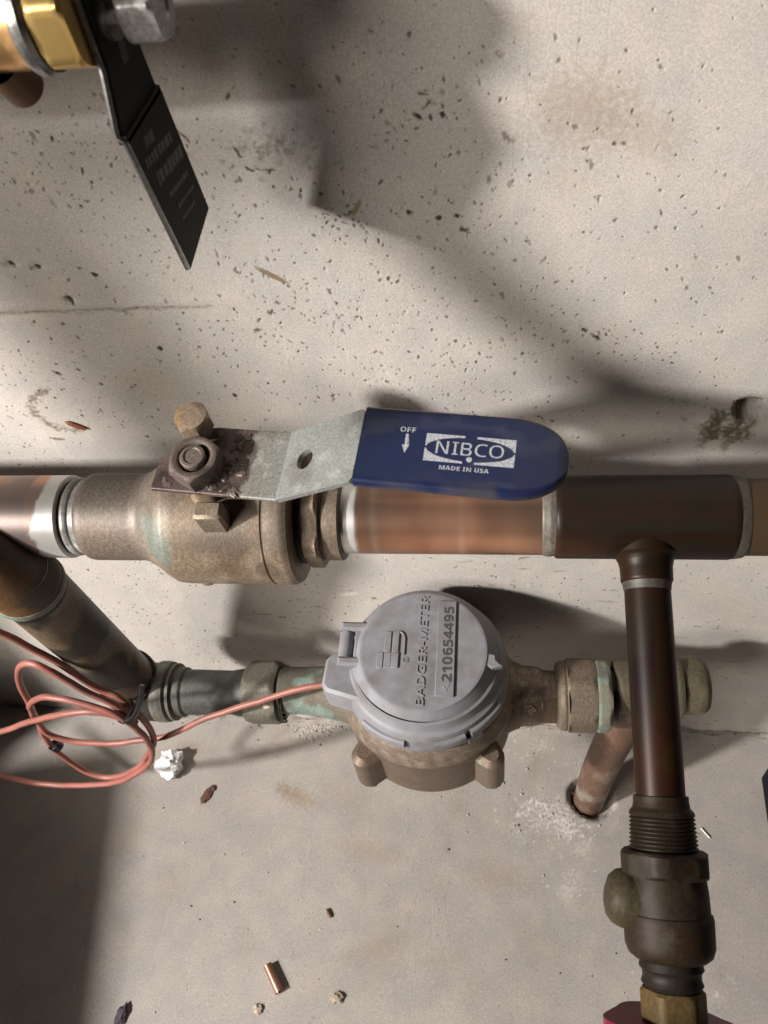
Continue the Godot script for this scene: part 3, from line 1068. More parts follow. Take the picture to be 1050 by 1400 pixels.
	for i in 60:
		var f := i / 59.0
		var x := gl * (1.0 - pow(1.0 - f, 1.7))
		var e := 0.028
		var hw := gh
		if x > gl - e:
			hw = gh * pow(maxf(0.0, 1.0 - pow((x - gl + e) / e, 2.3)), 1.0 / 2.3)
		hw = maxf(hw, 0.0015)
		var thk := 0.0033 * minf(1.0, 0.35 + hw / gh)
		st3.append([rb + lx * x - s * (0.0006 + 0.018 * x), lw, s, hw, thk])
	strip(mb, st3, func(p, _j):
		var c := Color(0.0058, 0.0120, 0.046).lerp(Color(0.008, 0.0155, 0.055), n01(p, 1500.0, 60.0))
		c = c.lerp(Color(0.035, 0.042, 0.075), ss(0.62, 0.95, n01(p, 2300.0, 61.0)) * 0.35)
		var q: Vector3 = p - rb
		var dust := ss(0.012, 0.021, q.dot(lw)) * ss(0.35, 0.75, n01(p, 2600.0, 62.0))
		c = c.lerp(Color(0.07, 0.06, 0.05), dust * 0.5)
		c = c.lerp(Color(0.045, 0.052, 0.085), ss(0.66, 0.8, n01(p * Vector3(0.5, 1.6, 1.6), 5200.0, 63.0)) * 0.35)
		return c.lerp(Color(0.014, 0.017, 0.032), ss(0.06, 0.09, (p - rb).dot(lx)) * 0.6), 24, 0.42)
	var grip := part(lever, "grip", mb, mat("vinyl", 0.36, 0.0, 40.0, 0.0014, false))
	# print on the grip; x along the lever, y up the picture
	var ink := plain("white_ink", lin(0.5, 0.51, 0.52), 0.55)
	ink.albedo_texture = noise_tex(0.06, 4, Color(0.62, 0.63, 0.68), Color(1.1, 1.1, 1.1), 17)
	ink.uv1_triplanar = true
	ink.uv1_world_triplanar = true
	ink.uv1_scale = Vector3.ONE * 22.0
	var g0 := Transform3D(Basis(lx, -lw, s), rb + s * 0.00245)
	g0.basis = Basis(lx - s * 0.018, -lw, s + lx * 0.018)
	var gt := func(x: float, y: float) -> Transform3D: return g0.translated_local(Vector3(x, y, 0.0001))
	lettering(lever, "lettering", "NIBCO", gt.call(0.0505, 0.0010), 0.0066, 0.0305, 0.0004, ink, false)
	lettering(lever, "lettering", "MADE IN USA", gt.call(0.049, -0.0093), 0.0022, 0.0222, 0.0003, ink)
	lettering(lever, "lettering", "OFF", gt.call(0.0213, 0.0088), 0.0027, 0.0072, 0.0003, ink)
	var hw2 := 0.0203
	var hh2 := 0.0071
	var logo := Vector2(0.0505, 0.0006)
	for q in [[1, 1], [-1, 1], [-1, -1], [1, -1]]:
		var poly := PackedVector2Array()
		poly.append(Vector2(hw2, 0.0006))
		poly.append(Vector2(hw2, hh2))
		poly.append(Vector2(0.0026, hh2))
		for k in 13:
			var an := lerpf(deg_to_rad(82), 0.08, k / 12.0)
			poly.append(Vector2(cos(an) * (hw2 - 0.0004), sin(an) * (hh2 - 0.0009)))
		var p2 := PackedVector2Array()
		for v in poly: p2.append(Vector2(v.x * q[0], v.y * q[1]))
		if q[0] * q[1] < 0: pass
		else: p2.reverse()
		p2.reverse()
		if Geometry2D.is_polygon_clockwise(p2): p2.reverse()
		mb = MB.new()
		prism(mb, p2, gt.call(logo.x, logo.y), 0.0003)
		part(lever, "logo_corner", mb, ink)
	mb = MB.new()
	var dot := PackedVector2Array()
	for k in 16: dot.append(Vector2(cos(TAU * k / 16), sin(TAU * k / 16)) * 0.0013)
	prism(mb, dot, gt.call(0.0508, -0.0043), 0.0004)
	part(lever, "logo_dot", mb, ink)
	mb = MB.new()
	prism(mb, PackedVector2Array([Vector2(0, -0.0058), Vector2(0.0017, -0.0016), Vector2(0.0006, -0.0016), Vector2(0.0006, 0.0042), Vector2(-0.0006, 0.0042), Vector2(-0.0006, -0.0016), Vector2(-0.0017, -0.0016)]), gt.call(0.0213, 0.0022), 0.0003)
	part(lever, "arrow", mb, ink)
	# nut and threaded stem end
	mb = MB.new()
	var rusty := func(p: Vector3, _j: int) -> Color:
		var c := Color(0.13, 0.10, 0.088).lerp(Color(0.24, 0.19, 0.165), n01(p, 2600.0, 71.0))
		return c.lerp(Color(0.05, 0.038, 0.032), ss(0.55, 0.9, n01(p, 6000.0, 72.0)) * 0.7)
	for i in 60:
		var x := rng.randf_range(-0.019, 0.023)
		var z := rng.randf_range(-0.018, 0.018)
		if x < 0.0 and z < -0.008 + (0.004 - x) * 0.8: continue
		if rng.randf() < 0.35: x = rng.randf_range(0.016, 0.0245)
		lump(mb, lo + lx * x + lw * z + s * th, Vector3(rng.randf_range(0.001, 0.004), rng.randf_range(0.001, 0.003), rng.randf_range(0.0003, 0.0009)), Basis(lx, lw, s).rotated(s, rng.randf() * TAU), 0.7, i, rusty, 6, 9)
	part(lever, "rust_crust", mb, mat("rust", 0.5, 0.4, 30.0, 0.02))
	mb = MB.new()
	var lo2 := so - w * 0.001
	lathe(mb, lo2, s, [[0.0545, 0.006], [0.0546, 0.0138, 0.0119], [0.0638, 0.0138, 0.0119], [0.0662, 0.0119, 0.0119], [0.0665, 0.0105, 0.0119], [0.0658, 0.0085], [0.064, 0.0074], [0.062, 0.0072]], rusty, 72, 0.0012, 0.5, 0.0004)
	part(t, "nut", mb, mat("rust", 0.5, 0.4, 30.0, 0.0175))
	mb = MB.new()
	lathe(mb, lo2, s, [[0.06, 0.0066], [0.0668, 0.0066], [0.0676, 0.006], [0.0677, 0.0046], [0.067, 0.004], [0.067, 0.0]], rusty, 36, 0.0008, 0.0, 0.0003)
	part(t, "threaded_stem", mb, mat("rust", 0.5, 0.4, 30.0, 0.0175))


func build_branch() -> void:
	var bd := Vector3(0.0129, -0.4159, 0.9093).normalized()
	var o := Vector3(0.0765, MAIN_Y, MAIN_Z) + bd * 0.048
	var K := 1.0437
	var sc := func(prof: Array) -> Array:
		var out := []
		for e in prof:
			var q := []
			for v in e: q.append(v * K)
			out.append(q)
		return out
	var dark := mat("dark_copper", 0.42, 0.15, 16.0, 0.001, false, 0.3)
	var brs := mat("dark_brass", 0.55, 0.1, 22.0, 0.0070, true, 0.3)
	var t := thing("copper_pipe", "dark brown copper branch pipe running from the tee to the drain valve", "pipe", o)
	var mb := MB.new()
	lathe(mb, o, bd, sc.call([[-0.014, 0.0111], [0.0905, 0.0111]]), func(p, _j):
		var c := copper_dark(p)
		c = c.lerp(Color(0.032, 0.015, 0.009), ss(0.35, 0.75, n01(p * Vector3(2.5, 0.4, 0.4), 1500.0, 81.0)) * 0.5)
		return c, 72, 0.003)
	part(t, "tube", mb, dark)
	t = thing("threaded_adapter", "dull brass threaded adapter between the branch pipe and drain valve", "pipe fitting", o + bd * 0.1)
	mb = MB.new()
	var prof := [[0.0875, 0.0112], [0.0878, 0.0123], [0.0905, 0.0124], [0.093, 0.0128], [0.0945, 0.0142], [0.0957, 0.0146], [0.0965, 0.0142]]
	for i in 8:
		var a := 0.0968 + i * 0.00178
		var r := 0.0136 + i * 0.00008
		prof.append([a, r])
		prof.append([a + 0.0006, r + 0.0009])
		prof.append([a + 0.0010, r + 0.0009])
		prof.append([a + 0.0016, r])
	prof.append([0.1115, 0.0135])
	var brass_dark := func(p: Vector3, _j: int) -> Color:
		var c := Color(0.022, 0.015, 0.009).lerp(Color(0.040, 0.026, 0.015), n01(p, 1700.0, 83.0))
		return c.lerp(Color(0.09, 0.075, 0.06), ss(0.65, 0.95, n01(p, 4300.0, 84.0)) * 0.4)
	lathe(mb, o, bd, sc.call(prof), brass_dark, 72, 0.0012)
	part(t, "threads", mb, brs)

	t = thing("drain_valve", "dark brass drain valve with a round side boss and red handle", "valve", o + bd * 0.14)
	mb = MB.new()
	lathe(mb, o, bd, sc.call([[0.111, 0.0134], [0.1112, 0.0178, 0.0183], [0.1125, 0.0198, 0.0187], [0.1205, 0.0198, 0.0187], [0.122, 0.0186, 0.0186], [0.1222, 0.0165]]), brass_dark, 84, 0.002, 0.2)
	part(t, "hexagon", mb, brs)
	mb = MB.new()
	lathe(mb, o, bd, sc.call([[0.1215, 0.0172], [0.128, 0.0179], [0.137, 0.0182], [0.1372, 0.0190], [0.139, 0.0194], [0.150, 0.0192], [0.1535, 0.018], [0.1555, 0.0155], [0.1558, 0.009]]), brass_dark, 84, 0.002, 0.0, 0.0003)
	part(t, "body", mb, brs)
	mb = MB.new()
	lathe(mb, o + bd * 0.1345 * K, Vector3(-1, 0.05, -0.12), sc.call([[0.008, 0.0122], [0.0195, 0.0126], [0.0235, 0.0112], [0.0262, 0.0085], [0.0275, 0.004], [0.0277, 0.0]]), func(p, _j): return Color(0.085, 0.07, 0.042).lerp(Color(0.05, 0.038, 0.024), n01(p, 2200.0, 85.0)), 60, 0.002)
	part(t, "side_boss", mb, brs)
	mb = MB.new()
	lathe(mb, o, bd, sc.call([[0.155, 0.009], [0.1552, 0.0128], [0.159, 0.0138], [0.1605, 0.0126], [0.163, 0.0124], [0.1652, 0.0132], [0.1668, 0.012], [0.169, 0.011]]), func(p, _j): return Color(0.02, 0.016, 0.012).lerp(Color(0.035, 0.026, 0.02), n01(p, 2200.0, 86.0)), 60, 0.0015)
	part(t, "neck", mb, brs)
	mb = MB.new()
	lathe(mb, o, bd, sc.call([[0.1672, 0.009], [0.1673, 0.0126, 0.0122], [0.1685, 0.0138, 0.0126], [0.1795, 0.0138, 0.0126], [0.1805, 0.0126, 0.0122], [0.1806, 0.006]]), func(p, _j): return Color(0.12, 0.08, 0.03).lerp(Color(0.085, 0.058, 0.025), n01(p, 2000.0, 87.0)), 72, 0.002, 0.5)
	part(t, "packing_nut", mb, brs)
	# red wheel handle, lobed
	mb = MB.new()
	var fr := Transform3D(Basis(Vector3(1, 0, 0), bd.cross(Vector3.RIGHT), bd).orthonormalized(), o + bd * 0.1805 * K + Vector3(-0.002, 0, 0))
	var poly := PackedVector2Array()
	for k in 72:
		var an := TAU * k / 72
		var r := 0.028 * (1.0 + 0.055 * cos(an * 6.0))
		poly.append(Vector2(cos(an), sin(an)) * r)
	prism(mb, poly, fr, 0.0075, 0.0022, func(p, _j): return Color(0.15, 0.009, 0.028).lerp(Color(0.10, 0.007, 0.02), n01(p, 1500.0, 88.0)))
	part(t, "handle", mb, mat("red_paint", 0.35, 0.0, 30.0, 0.0035, false), "dark red lobed wheel handle")


func build_left_riser() -> void:
	var a := Vector3(-0.2803, 0.3466, 0.0877)
	var b := Vector3(-0.2892, 0.17, 0.0567)
	var d := (b - a).normalized()
	var t := thing("riser_pipe", "greenish brown tarnished copper pipe dropping behind the pink cable", "pipe", b)
	var mb := MB.new()
	lathe(mb, a, d, [[-0.02, 0.0205], [0.186, 0.0205]], func(p, _j):
		var c := Color(0.115, 0.105, 0.07).lerp(Color(0.17, 0.155, 0.115), n01(p, 900.0, 91.0))
		c = c.lerp(Color(0.33, 0.31, 0.27), ss(0.54, 0.62, n01(p * Vector3(1, 0.6, 1), 1300.0, 92.0)) * 0.7)
		c = c.lerp(Color(0.15, 0.085, 0.03), ss(0.5, 0.8, n01(p, 1000.0, 93.0)) * 0.7)
		c = c.lerp(Color(0.025, 0.027, 0.022), ss(0.5, 0.66, n01(p * Vector3(1, 0.7, 1), 1900.0, 94.0) + 0.18 * ss(-0.283, -0.268, p.x)) * 0.85)
		return c, 84, 0.002)
	part(t, "tube", mb, mat("tarnish", 0.55, 0.1, 16.0, 0.0042))
	# fitting above it that turns up behind the main line
	t = thing("copper_elbow", "brown copper elbow with a green rim above the tarnished riser", "pipe fitting", a)
	mb = MB.new()
	var path := smooth_path([a + d * 0.002, a - d * 0.008, a - d * 0.022 + Vector3(-0.004, 0, 0), a - d * 0.036 + Vector3(-0.02, 0, 0.0), a - d * 0.044 + Vector3(-0.05, 0, 0), a - d * 0.046 + Vector3(-0.1, 0, 0)], 8)
	tube(mb, path, 0.0219, func(p, _j):
		return Color(0.19, 0.10, 0.04).lerp(Color(0.10, 0.06, 0.035), n01(p, 1300.0, 95.0)).lerp(Color(0.04, 0.032, 0.025), ss(0.5, 0.9, n01(p, 2000.0, 96.0) + 0.5 * ss(-0.285, -0.262, p.x)) * 0.8), 60)
	part(t, "bend", mb, mat("tarnish", 0.55, 0.1, 16.0, 0.0042))
	mb = MB.new()
	lathe(mb, a, d, [[-0.002, 0.0218], [-0.0018, 0.0226], [0.0015, 0.0228], [0.004, 0.0222], [0.0045, 0.0206]], func(p, _j): return verdigris(Color(0.22, 0.22, 0.17), p, 0.4), 72, 0.0015, 0.0, 0.0006)
	part(t, "rim", mb, mat("tarnish", 0.55, 0.1, 16.0, 0.0042))
	mb = MB.new()
	lathe(mb, a, d, [[0.0044, 0.0214], [0.0046, 0.0218], [0.0078, 0.0214], [0.0084, 0.0206]], func(_p, _j): return Color(0.012, 0.012, 0.01), 72, 0.0015, 0.0, 0.0005)
	part(t, "dark_gap", mb, mat("grime", 0.6, 0.15, 20.0, 0.01))
	# black elbow into the meter line
	t = thing("black_elbow", "black grimy elbow where the riser meets the meter line", "pipe fitting", Vector3(-0.287, 0.152, 0.057))
	mb = MB.new()
	path = smooth_path([b - d * 0.008, b, Vector3(-0.2895, 0.162, 0.057), Vector3(-0.284, 0.154, 0.057), Vector3(-0.276, 0.1525, 0.057), Vector3(-0.266, 0.1525, 0.057)], 8)
	tube(mb, path, 0.0232, func(p, _j): return Color(0.018, 0.017, 0.014).lerp(Color(0.05, 0.048, 0.04), ss(0.45, 0.9, n01(p, 2100.0, 97.0))), 60)
	part(t, "bend", mb, mat("grime", 0.6, 0.15, 20.0, 0.0105))


func build_meter_line() -> void:
	var X := Vector3(1, 0.018, 0).normalized()
	var L := func(x: float) -> Vector3: return Vector3(x, 0.1535 + (x + 0.26) * 0.045, 0.057)
	var iron := mat("old_iron", 0.6, 0.2, 22.0, 0.0105)
	var brz := mat("bronze", 0.52, 0.35, 22.0, 0.0105)
	# left coupling: collar, dark nipple and union nut
	var t := thing("inlet_coupling", "dark grey pipe coupling between black elbow and meter, with a sealing wire", "pipe fitting", L.call(-0.22))
	var o: Vector3 = L.call(-0.26) - X * -0.26
	o = Vector3(0, 0.1652, 0.057)
	X = Vector3(1, 0.045, 0).normalized()
	var mb := MB.new()
	var iron_col := func(p: Vector3, _j: int) -> Color:
		var c := old_iron(p)
		return verdigris(c.lerp(Color(0.24, 0.23, 0.18), ss(0.4, 0.8, n01(p, 1900.0, 101.0)) * 0.75), p, 0.1)
	lathe(mb, o, X, [[-0.272, 0.0175], [-0.271, 0.0225], [-0.268, 0.0238], [-0.262, 0.0238], [-0.259, 0.0232], [-0.2575, 0.0205], [-0.256, 0.0222], [-0.254, 0.0222], [-0.2525, 0.017]], iron_col, 96, 0.0012, 0.0, 0.0016)
	part(t, "collar", mb, iron)
	mb = MB.new()
	lathe(mb, o, X, [[-0.2535, 0.0195], [-0.247, 0.0192], [-0.245, 0.0175], [-0.208, 0.0172], [-0.203, 0.0182], [-0.1945, 0.0192], [-0.194, 0.015]], func(p, _j): return old_iron(p).lerp(Color(0.10, 0.108, 0.098), 0.5), 96, 0.0012, 0.0, 0.0014)
	part(t, "nipple", mb, iron)
	mb = MB.new()
	lathe(mb, o, X, [[-0.1945, 0.0165], [-0.1942, 0.0225, 0.0226], [-0.191, 0.0248, 0.023], [-0.171, 0.0254, 0.023], [-0.1675, 0.0235, 0.0226], [-0.1665, 0.0185]], func(p, _j): return verdigris(old_iron(p).lerp(Color(0.22, 0.19, 0.14), 0.45), p, 0.16), 96, 0.0012, 0.3, 0.0013)
	var nut := part(t, "union_nut", mb, iron)
	# sealing wire round the nut
	mb = MB.new()
	for q in [0.0, 0.0016]:
		var ring := []
		for k in 20:
			var an := TAU * k / 20
			ring.append(o + X * (-0.1655 + q + 0.001 * sin(an * 2)) + Vector3(0, cos(an), sin(an)) * 0.0212)
		tube(mb, smooth_path(ring, 3, true), 0.0006, white, 6, false)
	var loop := []
	for k in 12:
		var an := TAU * k / 12
		loop.append(o + X * -0.1688 + Vector3(cos(an) * 0.0035, -0.020 + sin(an) * 0.0032, 0.014))
	tube(mb, smooth_path(loop, 3, true), 0.0008, white, 6, false)
	part(nut, "sealing_wire", mb, plain("wire_green", lin(0.035, 0.045, 0.03), 0.4, 0.5))
	mb = MB.new()
	lump(mb, o + X * -0.1735 + Vector3(0, 0.0125, 0.0185), Vector3(0.0036, 0.002, 0.0015), Basis.IDENTITY, 0.5, 8)
	part(nut, "pale_chip", mb, plain("pale_chip", lin(0.62, 0.5, 0.38), 0.7))

	# right: union nut with green rim and the shut-off with the floor pipe
	o = Vector3(0, 0.163, 0.056)
	X = Vector3(1, 0.02, -0.02).normalized()
	t = thing("outlet_union", "tan brass union nut with a green corroded rim right of the meter", "pipe fitting", Vector3(0.065, 0.163, 0.056))
	mb = MB.new()
	var tan_col := func(p: Vector3, _j: int) -> Color:
		var c := Color(0.28, 0.225, 0.165).lerp(Color(0.20, 0.155, 0.11), n01(p, 1300.0, 111.0))
		c = c.lerp(Color(0.38, 0.32, 0.25), ss(0.6, 0.95, n01(p, 4100.0, 112.0)) * 0.5)
		return verdigris(c, p, ss(0.066, 0.078, p.x) * 0.28 + ss(0.17, 0.185, p.y) * 0.1)
	lathe(mb, o, X, [[0.0425, 0.016], [0.0432, 0.022], [0.0455, 0.025], [0.049, 0.0258], [0.0505, 0.0252], [0.052, 0.0272, 0.0247], [0.069, 0.0272, 0.0247], [0.0715, 0.0258, 0.0245], [0.0718, 0.0225]], tan_col, 96, 0.0015, 0.15, 0.0003)
	part(t, "nut", mb, brz)
	mb = MB.new()
	lathe(mb, o, X, [[0.0716, 0.0205], [0.0717, 0.0256, 0.0242], [0.0735, 0.0266, 0.0246], [0.0795, 0.0262, 0.0244], [0.082, 0.024, 0.0238], [0.0822, 0.0175]], func(p, _j): return verdigris(Color(0.25, 0.24, 0.18), p, 0.52), 96, 0.0012, 0.15, 0.0009)
	part(t, "green_rim", mb, mat("verdigris", 0.7, 0.05, 26.0, 0.0210))
	mb = MB.new()
	lathe(mb, o, X, [[0.0818, 0.0185], [0.0868, 0.0185]], func(_p, _j): return Color(0.02, 0.018, 0.014), 48)
	part(t, "recess", mb, brz)

	t = thing("shutoff_fitting", "olive brass shut-off fitting behind the branch pipe at the meter outlet", "valve", Vector3(0.12, 0.166, 0.05))
	o = Vector3(0, 0.1645, 0.053)
	X = Vector3(1, 0.03, -0.05).normalized()
	mb = MB.new()
	var olive := func(p: Vector3, _j: int) -> Color:
		var c := Color(0.20, 0.17, 0.115).lerp(Color(0.13, 0.11, 0.07), n01(p, 1500.0, 121.0))
		return c.lerp(Color(0.30, 0.21, 0.08), ss(0.6, 0.9, n01(p, 1900.0, 122.0)) * 0.45)
	lathe(mb, o, X, [[0.0855, 0.0145], [0.0858, 0.0188], [0.089, 0.0196], [0.112, 0.0198], [0.118, 0.0212], [0.124, 0.0238], [0.129, 0.0244], [0.1315, 0.0236], [0.1325, 0.0212, 0.0206], [0.143, 0.0216, 0.0206], [0.1475, 0.0205, 0.0206], [0.1505, 0.0182], [0.152, 0.014], [0.1522, 0.0]], olive, 84, 0.0018, 0.25, 0.0004)
	part(t, "body", mb, brz)
	# copper pipe leaning up out of the floor into the fitting
	t = thing("floor_pipe", "dusty copper pipe leaning out of a hole in the floor", "pipe", Vector3(0.0835, FLOOR_Y, 0.0615))
	mb = MB.new()
	var path := smooth_path([Vector3(0.0815, -0.032, 0.063), Vector3(0.083, -0.008, 0.0618), Vector3(0.0858, 0.03, 0.0595), Vector3(0.0905, 0.075, 0.057), Vector3(0.096, 0.112, 0.055), Vector3(0.101, 0.142, 0.0535), Vector3(0.1035, 0.158, 0.053)], 7)
	tube(mb, path, func(f): return 0.0132 + 0.0014 * ss(0.0, 0.5, f), func(p, _j):
		var c := Color(0.25, 0.145, 0.095).lerp(Color(0.17, 0.10, 0.068), n01(p, 1500.0, 131.0))
		c = c.lerp(Color(0.46, 0.36, 0.29), ss(0.62, 0.95, n01(p, 3500.0, 132.0)) * 0.45)
		return c.lerp(Color(0.58, 0.55, 0.48), ss(0.55, 0.8, n01(p, 2600.0, 133.0)) * ss(0.04, 0.012, p.y) * 0.5), 48)
	part(t, "tube", mb, mat("dusty_copper", 0.55, 0.3, 18.0, 0.0105))


func build_meter() -> void:
	var c0 := Vector3(-0.051, 0, 0.058)
	var brz := mat("bronze_rough", 0.5, 0.4, 26.0, 0.0175)
	var pl := mat("grey_plastic", 0.55, 0.0, 8.0, 0.0028, true)
	var t := thing("water_meter", "bronze water meter with a grey plastic register and hinged lid", "water meter", c0 + Vector3(0, 0.12, 0))
	var mb := MB.new()
	var mcol := func(p: Vector3, _j: int) -> Color:
		var c := Color(0.30, 0.23, 0.175).lerp(Color(0.215, 0.155, 0.115), n01(p, 1200.0, 141.0))
		if p.y > 0.1795:
			c = Color(0.38, 0.31, 0.24).lerp(Color(0.25, 0.19, 0.14), n01(p, 9000.0, 142.0))
			c = c.lerp(Color(0.52, 0.42, 0.34), ss(0.6, 0.85, n01(p, 14000.0, 143.0)) * 0.6)
		return verdigris(c, p, 0.34 * ss(-0.085, -0.11, p.x))
	lathe(mb, c0, Vector3.UP, [[0.100, 0.0], [0.101, 0.03], [0.108, 0.045], [0.119, 0.057], [0.129, 0.0612], [0.142, 0.0625], [0.170, 0.0630], [0.177, 0.0642], [0.1812, 0.0643], [0.1838, 0.0632], [0.1925, 0.0598], [0.196, 0.0578], [0.197, 0.04]], mcol, 120, 0.002, 0.0, 0.0003)
	part(t, "body", mb, brz)
	# four bolt lugs round the body
	for an in [2.28, 0.80, -0.9, -2.25]:
		var dir := Vector3(cos(an), 0, sin(an))
		mb = MB.new()
		var lo := c0 + dir * 0.0672
		var side := dir.cross(Vector3.UP)
		var ear := PackedVector2Array([Vector2(-0.014, -0.0125), Vector2(0.0, -0.0098)])
		for k in 9:
			var q := lerpf(-PI / 2.0, PI / 2.0, k / 8.0)
			ear.append(Vector2(0.0005 + cos(q) * 0.0092, sin(q) * 0.0094))
		ear.append_array([Vector2(0.0, 0.0098), Vector2(-0.014, 0.0125)])
		prism(mb, ear, Transform3D(Basis(dir, -side, Vector3.UP), lo + Vector3(0, 0.1315, 0)), 0.0405, 0.0042, mcol)
		var lug := part(t, "lug", mb, brz)
		mb = MB.new()
		lathe(mb, lo + Vector3(0, 0.1238, 0), Vector3.UP, [[0.0, 0.0], [0.0004, 0.0062], [0.002, 0.0078, 0.0072], [0.0075, 0.0078, 0.0072], [0.0078, 0.005]], func(p, _j): return Color(0.10, 0.095, 0.085).lerp(Color(0.18, 0.16, 0.14), n01(p, 3000.0, 144.0)), 36, 0.0015)
		part(lug, "bolt", mb, mat("old_iron", 0.6, 0.2, 22.0, 0.0105))
	# inlet and outlet spuds
	mb = MB.new()
	lathe(mb, Vector3(0, 0.162, 0.057), Vector3.RIGHT, [[-0.1685, 0.0158], [-0.166, 0.0178], [-0.15, 0.0178], [-0.135, 0.0188], [-0.12, 0.0215], [-0.105, 0.027], [-0.095, 0.03]], func(p, _j): return verdigris(Color(0.21, 0.18, 0.13).lerp(Color(0.12, 0.11, 0.085), n01(p, 1800.0, 145.0)), p, 0.62 - 0.3 * ss(0.165, 0.178, p.y)), 96, 0.0012, 0.0, 0.0013)
	part(t, "inlet_spud", mb, mat("verdigris", 0.7, 0.05, 26.0, 0.0210))
	mb = MB.new()
	lathe(mb, Vector3(0, 0.163, 0.056), Vector3.RIGHT, [[-0.005, 0.032], [0.006, 0.029], [0.012, 0.0255], [0.018, 0.023, 0.0215], [0.029, 0.0222, 0.0202], [0.032, 0.0205, 0.0196], [0.034, 0.0195], [0.044, 0.0192], [0.0445, 0.012]], mcol, 72, 0.0018, 0.3, 0.0003)
	var spud := part(t, "outlet_spud", mb, brz)
	var sf := Transform3D(Basis(Vector3(1, 0, 0), Vector3(0, 0.74, -0.67), Vector3(0, 0.67, 0.74)).orthonormalized(), Vector3(0.0225, 0.163 + 0.67 * 0.0206, 0.056 + 0.74 * 0.0206))
	sf.basis = sf.basis.rotated(sf.basis.z.normalized(), -0.9)
	lettering(spud, "raised_lettering", "5/8", sf, 0.006, 0.012, 0.0016, plain("bronze_letter", lin(0.27, 0.21, 0.15), 0.5, 0.35))

	pl.albedo_texture = fine_tex
	# register shroud in grey plastic
	var pcol := func(p: Vector3, _j: int) -> Color:
		var c := Color(0.245, 0.246, 0.272).lerp(Color(0.222, 0.222, 0.242), n01(p, 900.0, 151.0))
		return c.lerp(Color(0.15, 0.138, 0.13), ss(0.6, 0.95, n01(p, 2600.0, 152.0)) * 0.45).lerp(Color(0.27, 0.265, 0.27), ss(0.72, 0.95, n01(p, 7000.0, 153.0)) * 0.4)
	mb = MB.new()
	lathe(mb, c0, Vector3.UP, [[0.1955, 0.050], [0.1958, 0.0592], [0.197, 0.0596], [0.2125, 0.0586], [0.2145, 0.0577], [0.2155, 0.0552], [0.2165, 0.0545], [0.2215, 0.0525], [0.2222, 0.0505]], pcol, 140, 0.004)
	var shroud := part(t, "shroud", mb, pl)
	# raised ribs round the shroud
	for q in [[1.05, 1.42, 0.0589, 0.2055], [0.5, 0.98, 0.0592, 0.2070], [1.75, 2.3, 0.0589, 0.2065]]:
		mb = MB.new()
		var st := []
		for k in 15:
			var an := lerpf(q[0], q[1], k / 14.0)
			var dir := Vector3(cos(an), 0, sin(an))
			st.append([c0 + dir * (q[2] + 0.0004) + Vector3(0, q[3], 0), Vector3.UP, -dir, 0.0042, 0.0024])
		strip(mb, st, pcol, 3)
		part(shroud, "rib", mb, pl)
	mb = MB.new()
	var cd := Vector3(cos(0.93), 0, sin(0.93))
	box(mb, Transform3D(Basis(cd.cross(Vector3.UP), Vector3.UP, -cd).rotated(Vector3.UP, 0.0) * Basis.IDENTITY, c0 + cd * 0.0616 + Vector3(0, 0.199, 0)), Vector3(0.011, 0.007, 0.004), 0.0008, pcol)
	part(shroud, "clip", mb, pl)
	mb = MB.new()
	var sd := Vector3(cos(1.02), 0, sin(1.02))
	box(mb, Transform3D(Basis(sd.cross(Vector3.UP), Vector3.UP, sd), c0 + sd * 0.0590 + Vector3(0, 0.2075, 0)), Vector3(0.0022, 0.0075, 0.0012), 0.0002, func(_p, _j): return Color(0.012, 0.012, 0.014))
	part(shroud, "slot", mb, pl)
	# wire box with the hinge at the left
	mb = MB.new()
	var bp := PackedVector2Array([Vector2(-0.018, -0.012), Vector2(-0.014, -0.017), Vector2(0.012, -0.024), Vector2(0.03, -0.026), Vector2(0.03, 0.016), Vector2(-0.004, 0.016), Vector2(-0.0135, 0.0135), Vector2(-0.0175, 0.008)])
	prism(mb, bp, Transform3D(Basis(Vector3.RIGHT, Vector3.FORWARD, Vector3.UP), Vector3(-0.1045, 0.1965, 0.068)), 0.0215, 0.0022, pcol)
	part(shroud, "wire_box", mb, pl)

	# lid
	mb = MB.new()
	lathe(mb, c0, Vector3.UP, [[0.2195, 0.044], [0.2196, 0.0517], [0.2225, 0.0517], [0.2238, 0.0511], [0.2306, 0.0452], [0.2317, 0.0445], [0.232, 0.0436], [0.232, 0.0]], pcol, 140, 0.0015)
	var lid := part(t, "lid", mb, pl)
	for z in [0.0395, 0.0665]:
		mb = MB.new()
		prism(mb, PackedVector2Array([Vector2(-0.0125, -0.0045), Vector2(0.014, -0.0045), Vector2(0.014, 0.0045), Vector2(-0.0125, 0.0045), Vector2(-0.0165, 0.0025), Vector2(-0.0178, 0.0), Vector2(-0.0165, -0.0025)]) if false else PackedVector2Array([Vector2(-0.014, -0.0035), Vector2(0.016, -0.0035), Vector2(0.016, 0.0035), Vector2(-0.014, 0.0035)]), Transform3D(Basis(Vector3.RIGHT, Vector3.FORWARD, Vector3.UP), Vector3(-0.0975, 0.2195, z)), 0.0105, 0.002, pcol)
		part(lid, "hinge_leaf", mb, pl)
	mb = MB.new()
	lathe(mb, Vector3(-0.107, 0.2238, 0.0435), Vector3.BACK, [[0.0, 0.0], [0.0, 0.0052], [0.0195, 0.0052], [0.0195, 0.0]], pcol, 36)
	part(lid, "hinge_barrel", mb, pl)
	mb = MB.new()
	box(mb, Transform3D(Basis(Vector3.RIGHT, Vector3.FORWARD, Vector3.UP), Vector3(-0.0945, 0.2205, 0.053)), Vector3(0.012, 0.022, 0.0075), 0.0008, pcol)
	part(lid, "hinge_leaf", mb, pl)
	mb = MB.new()
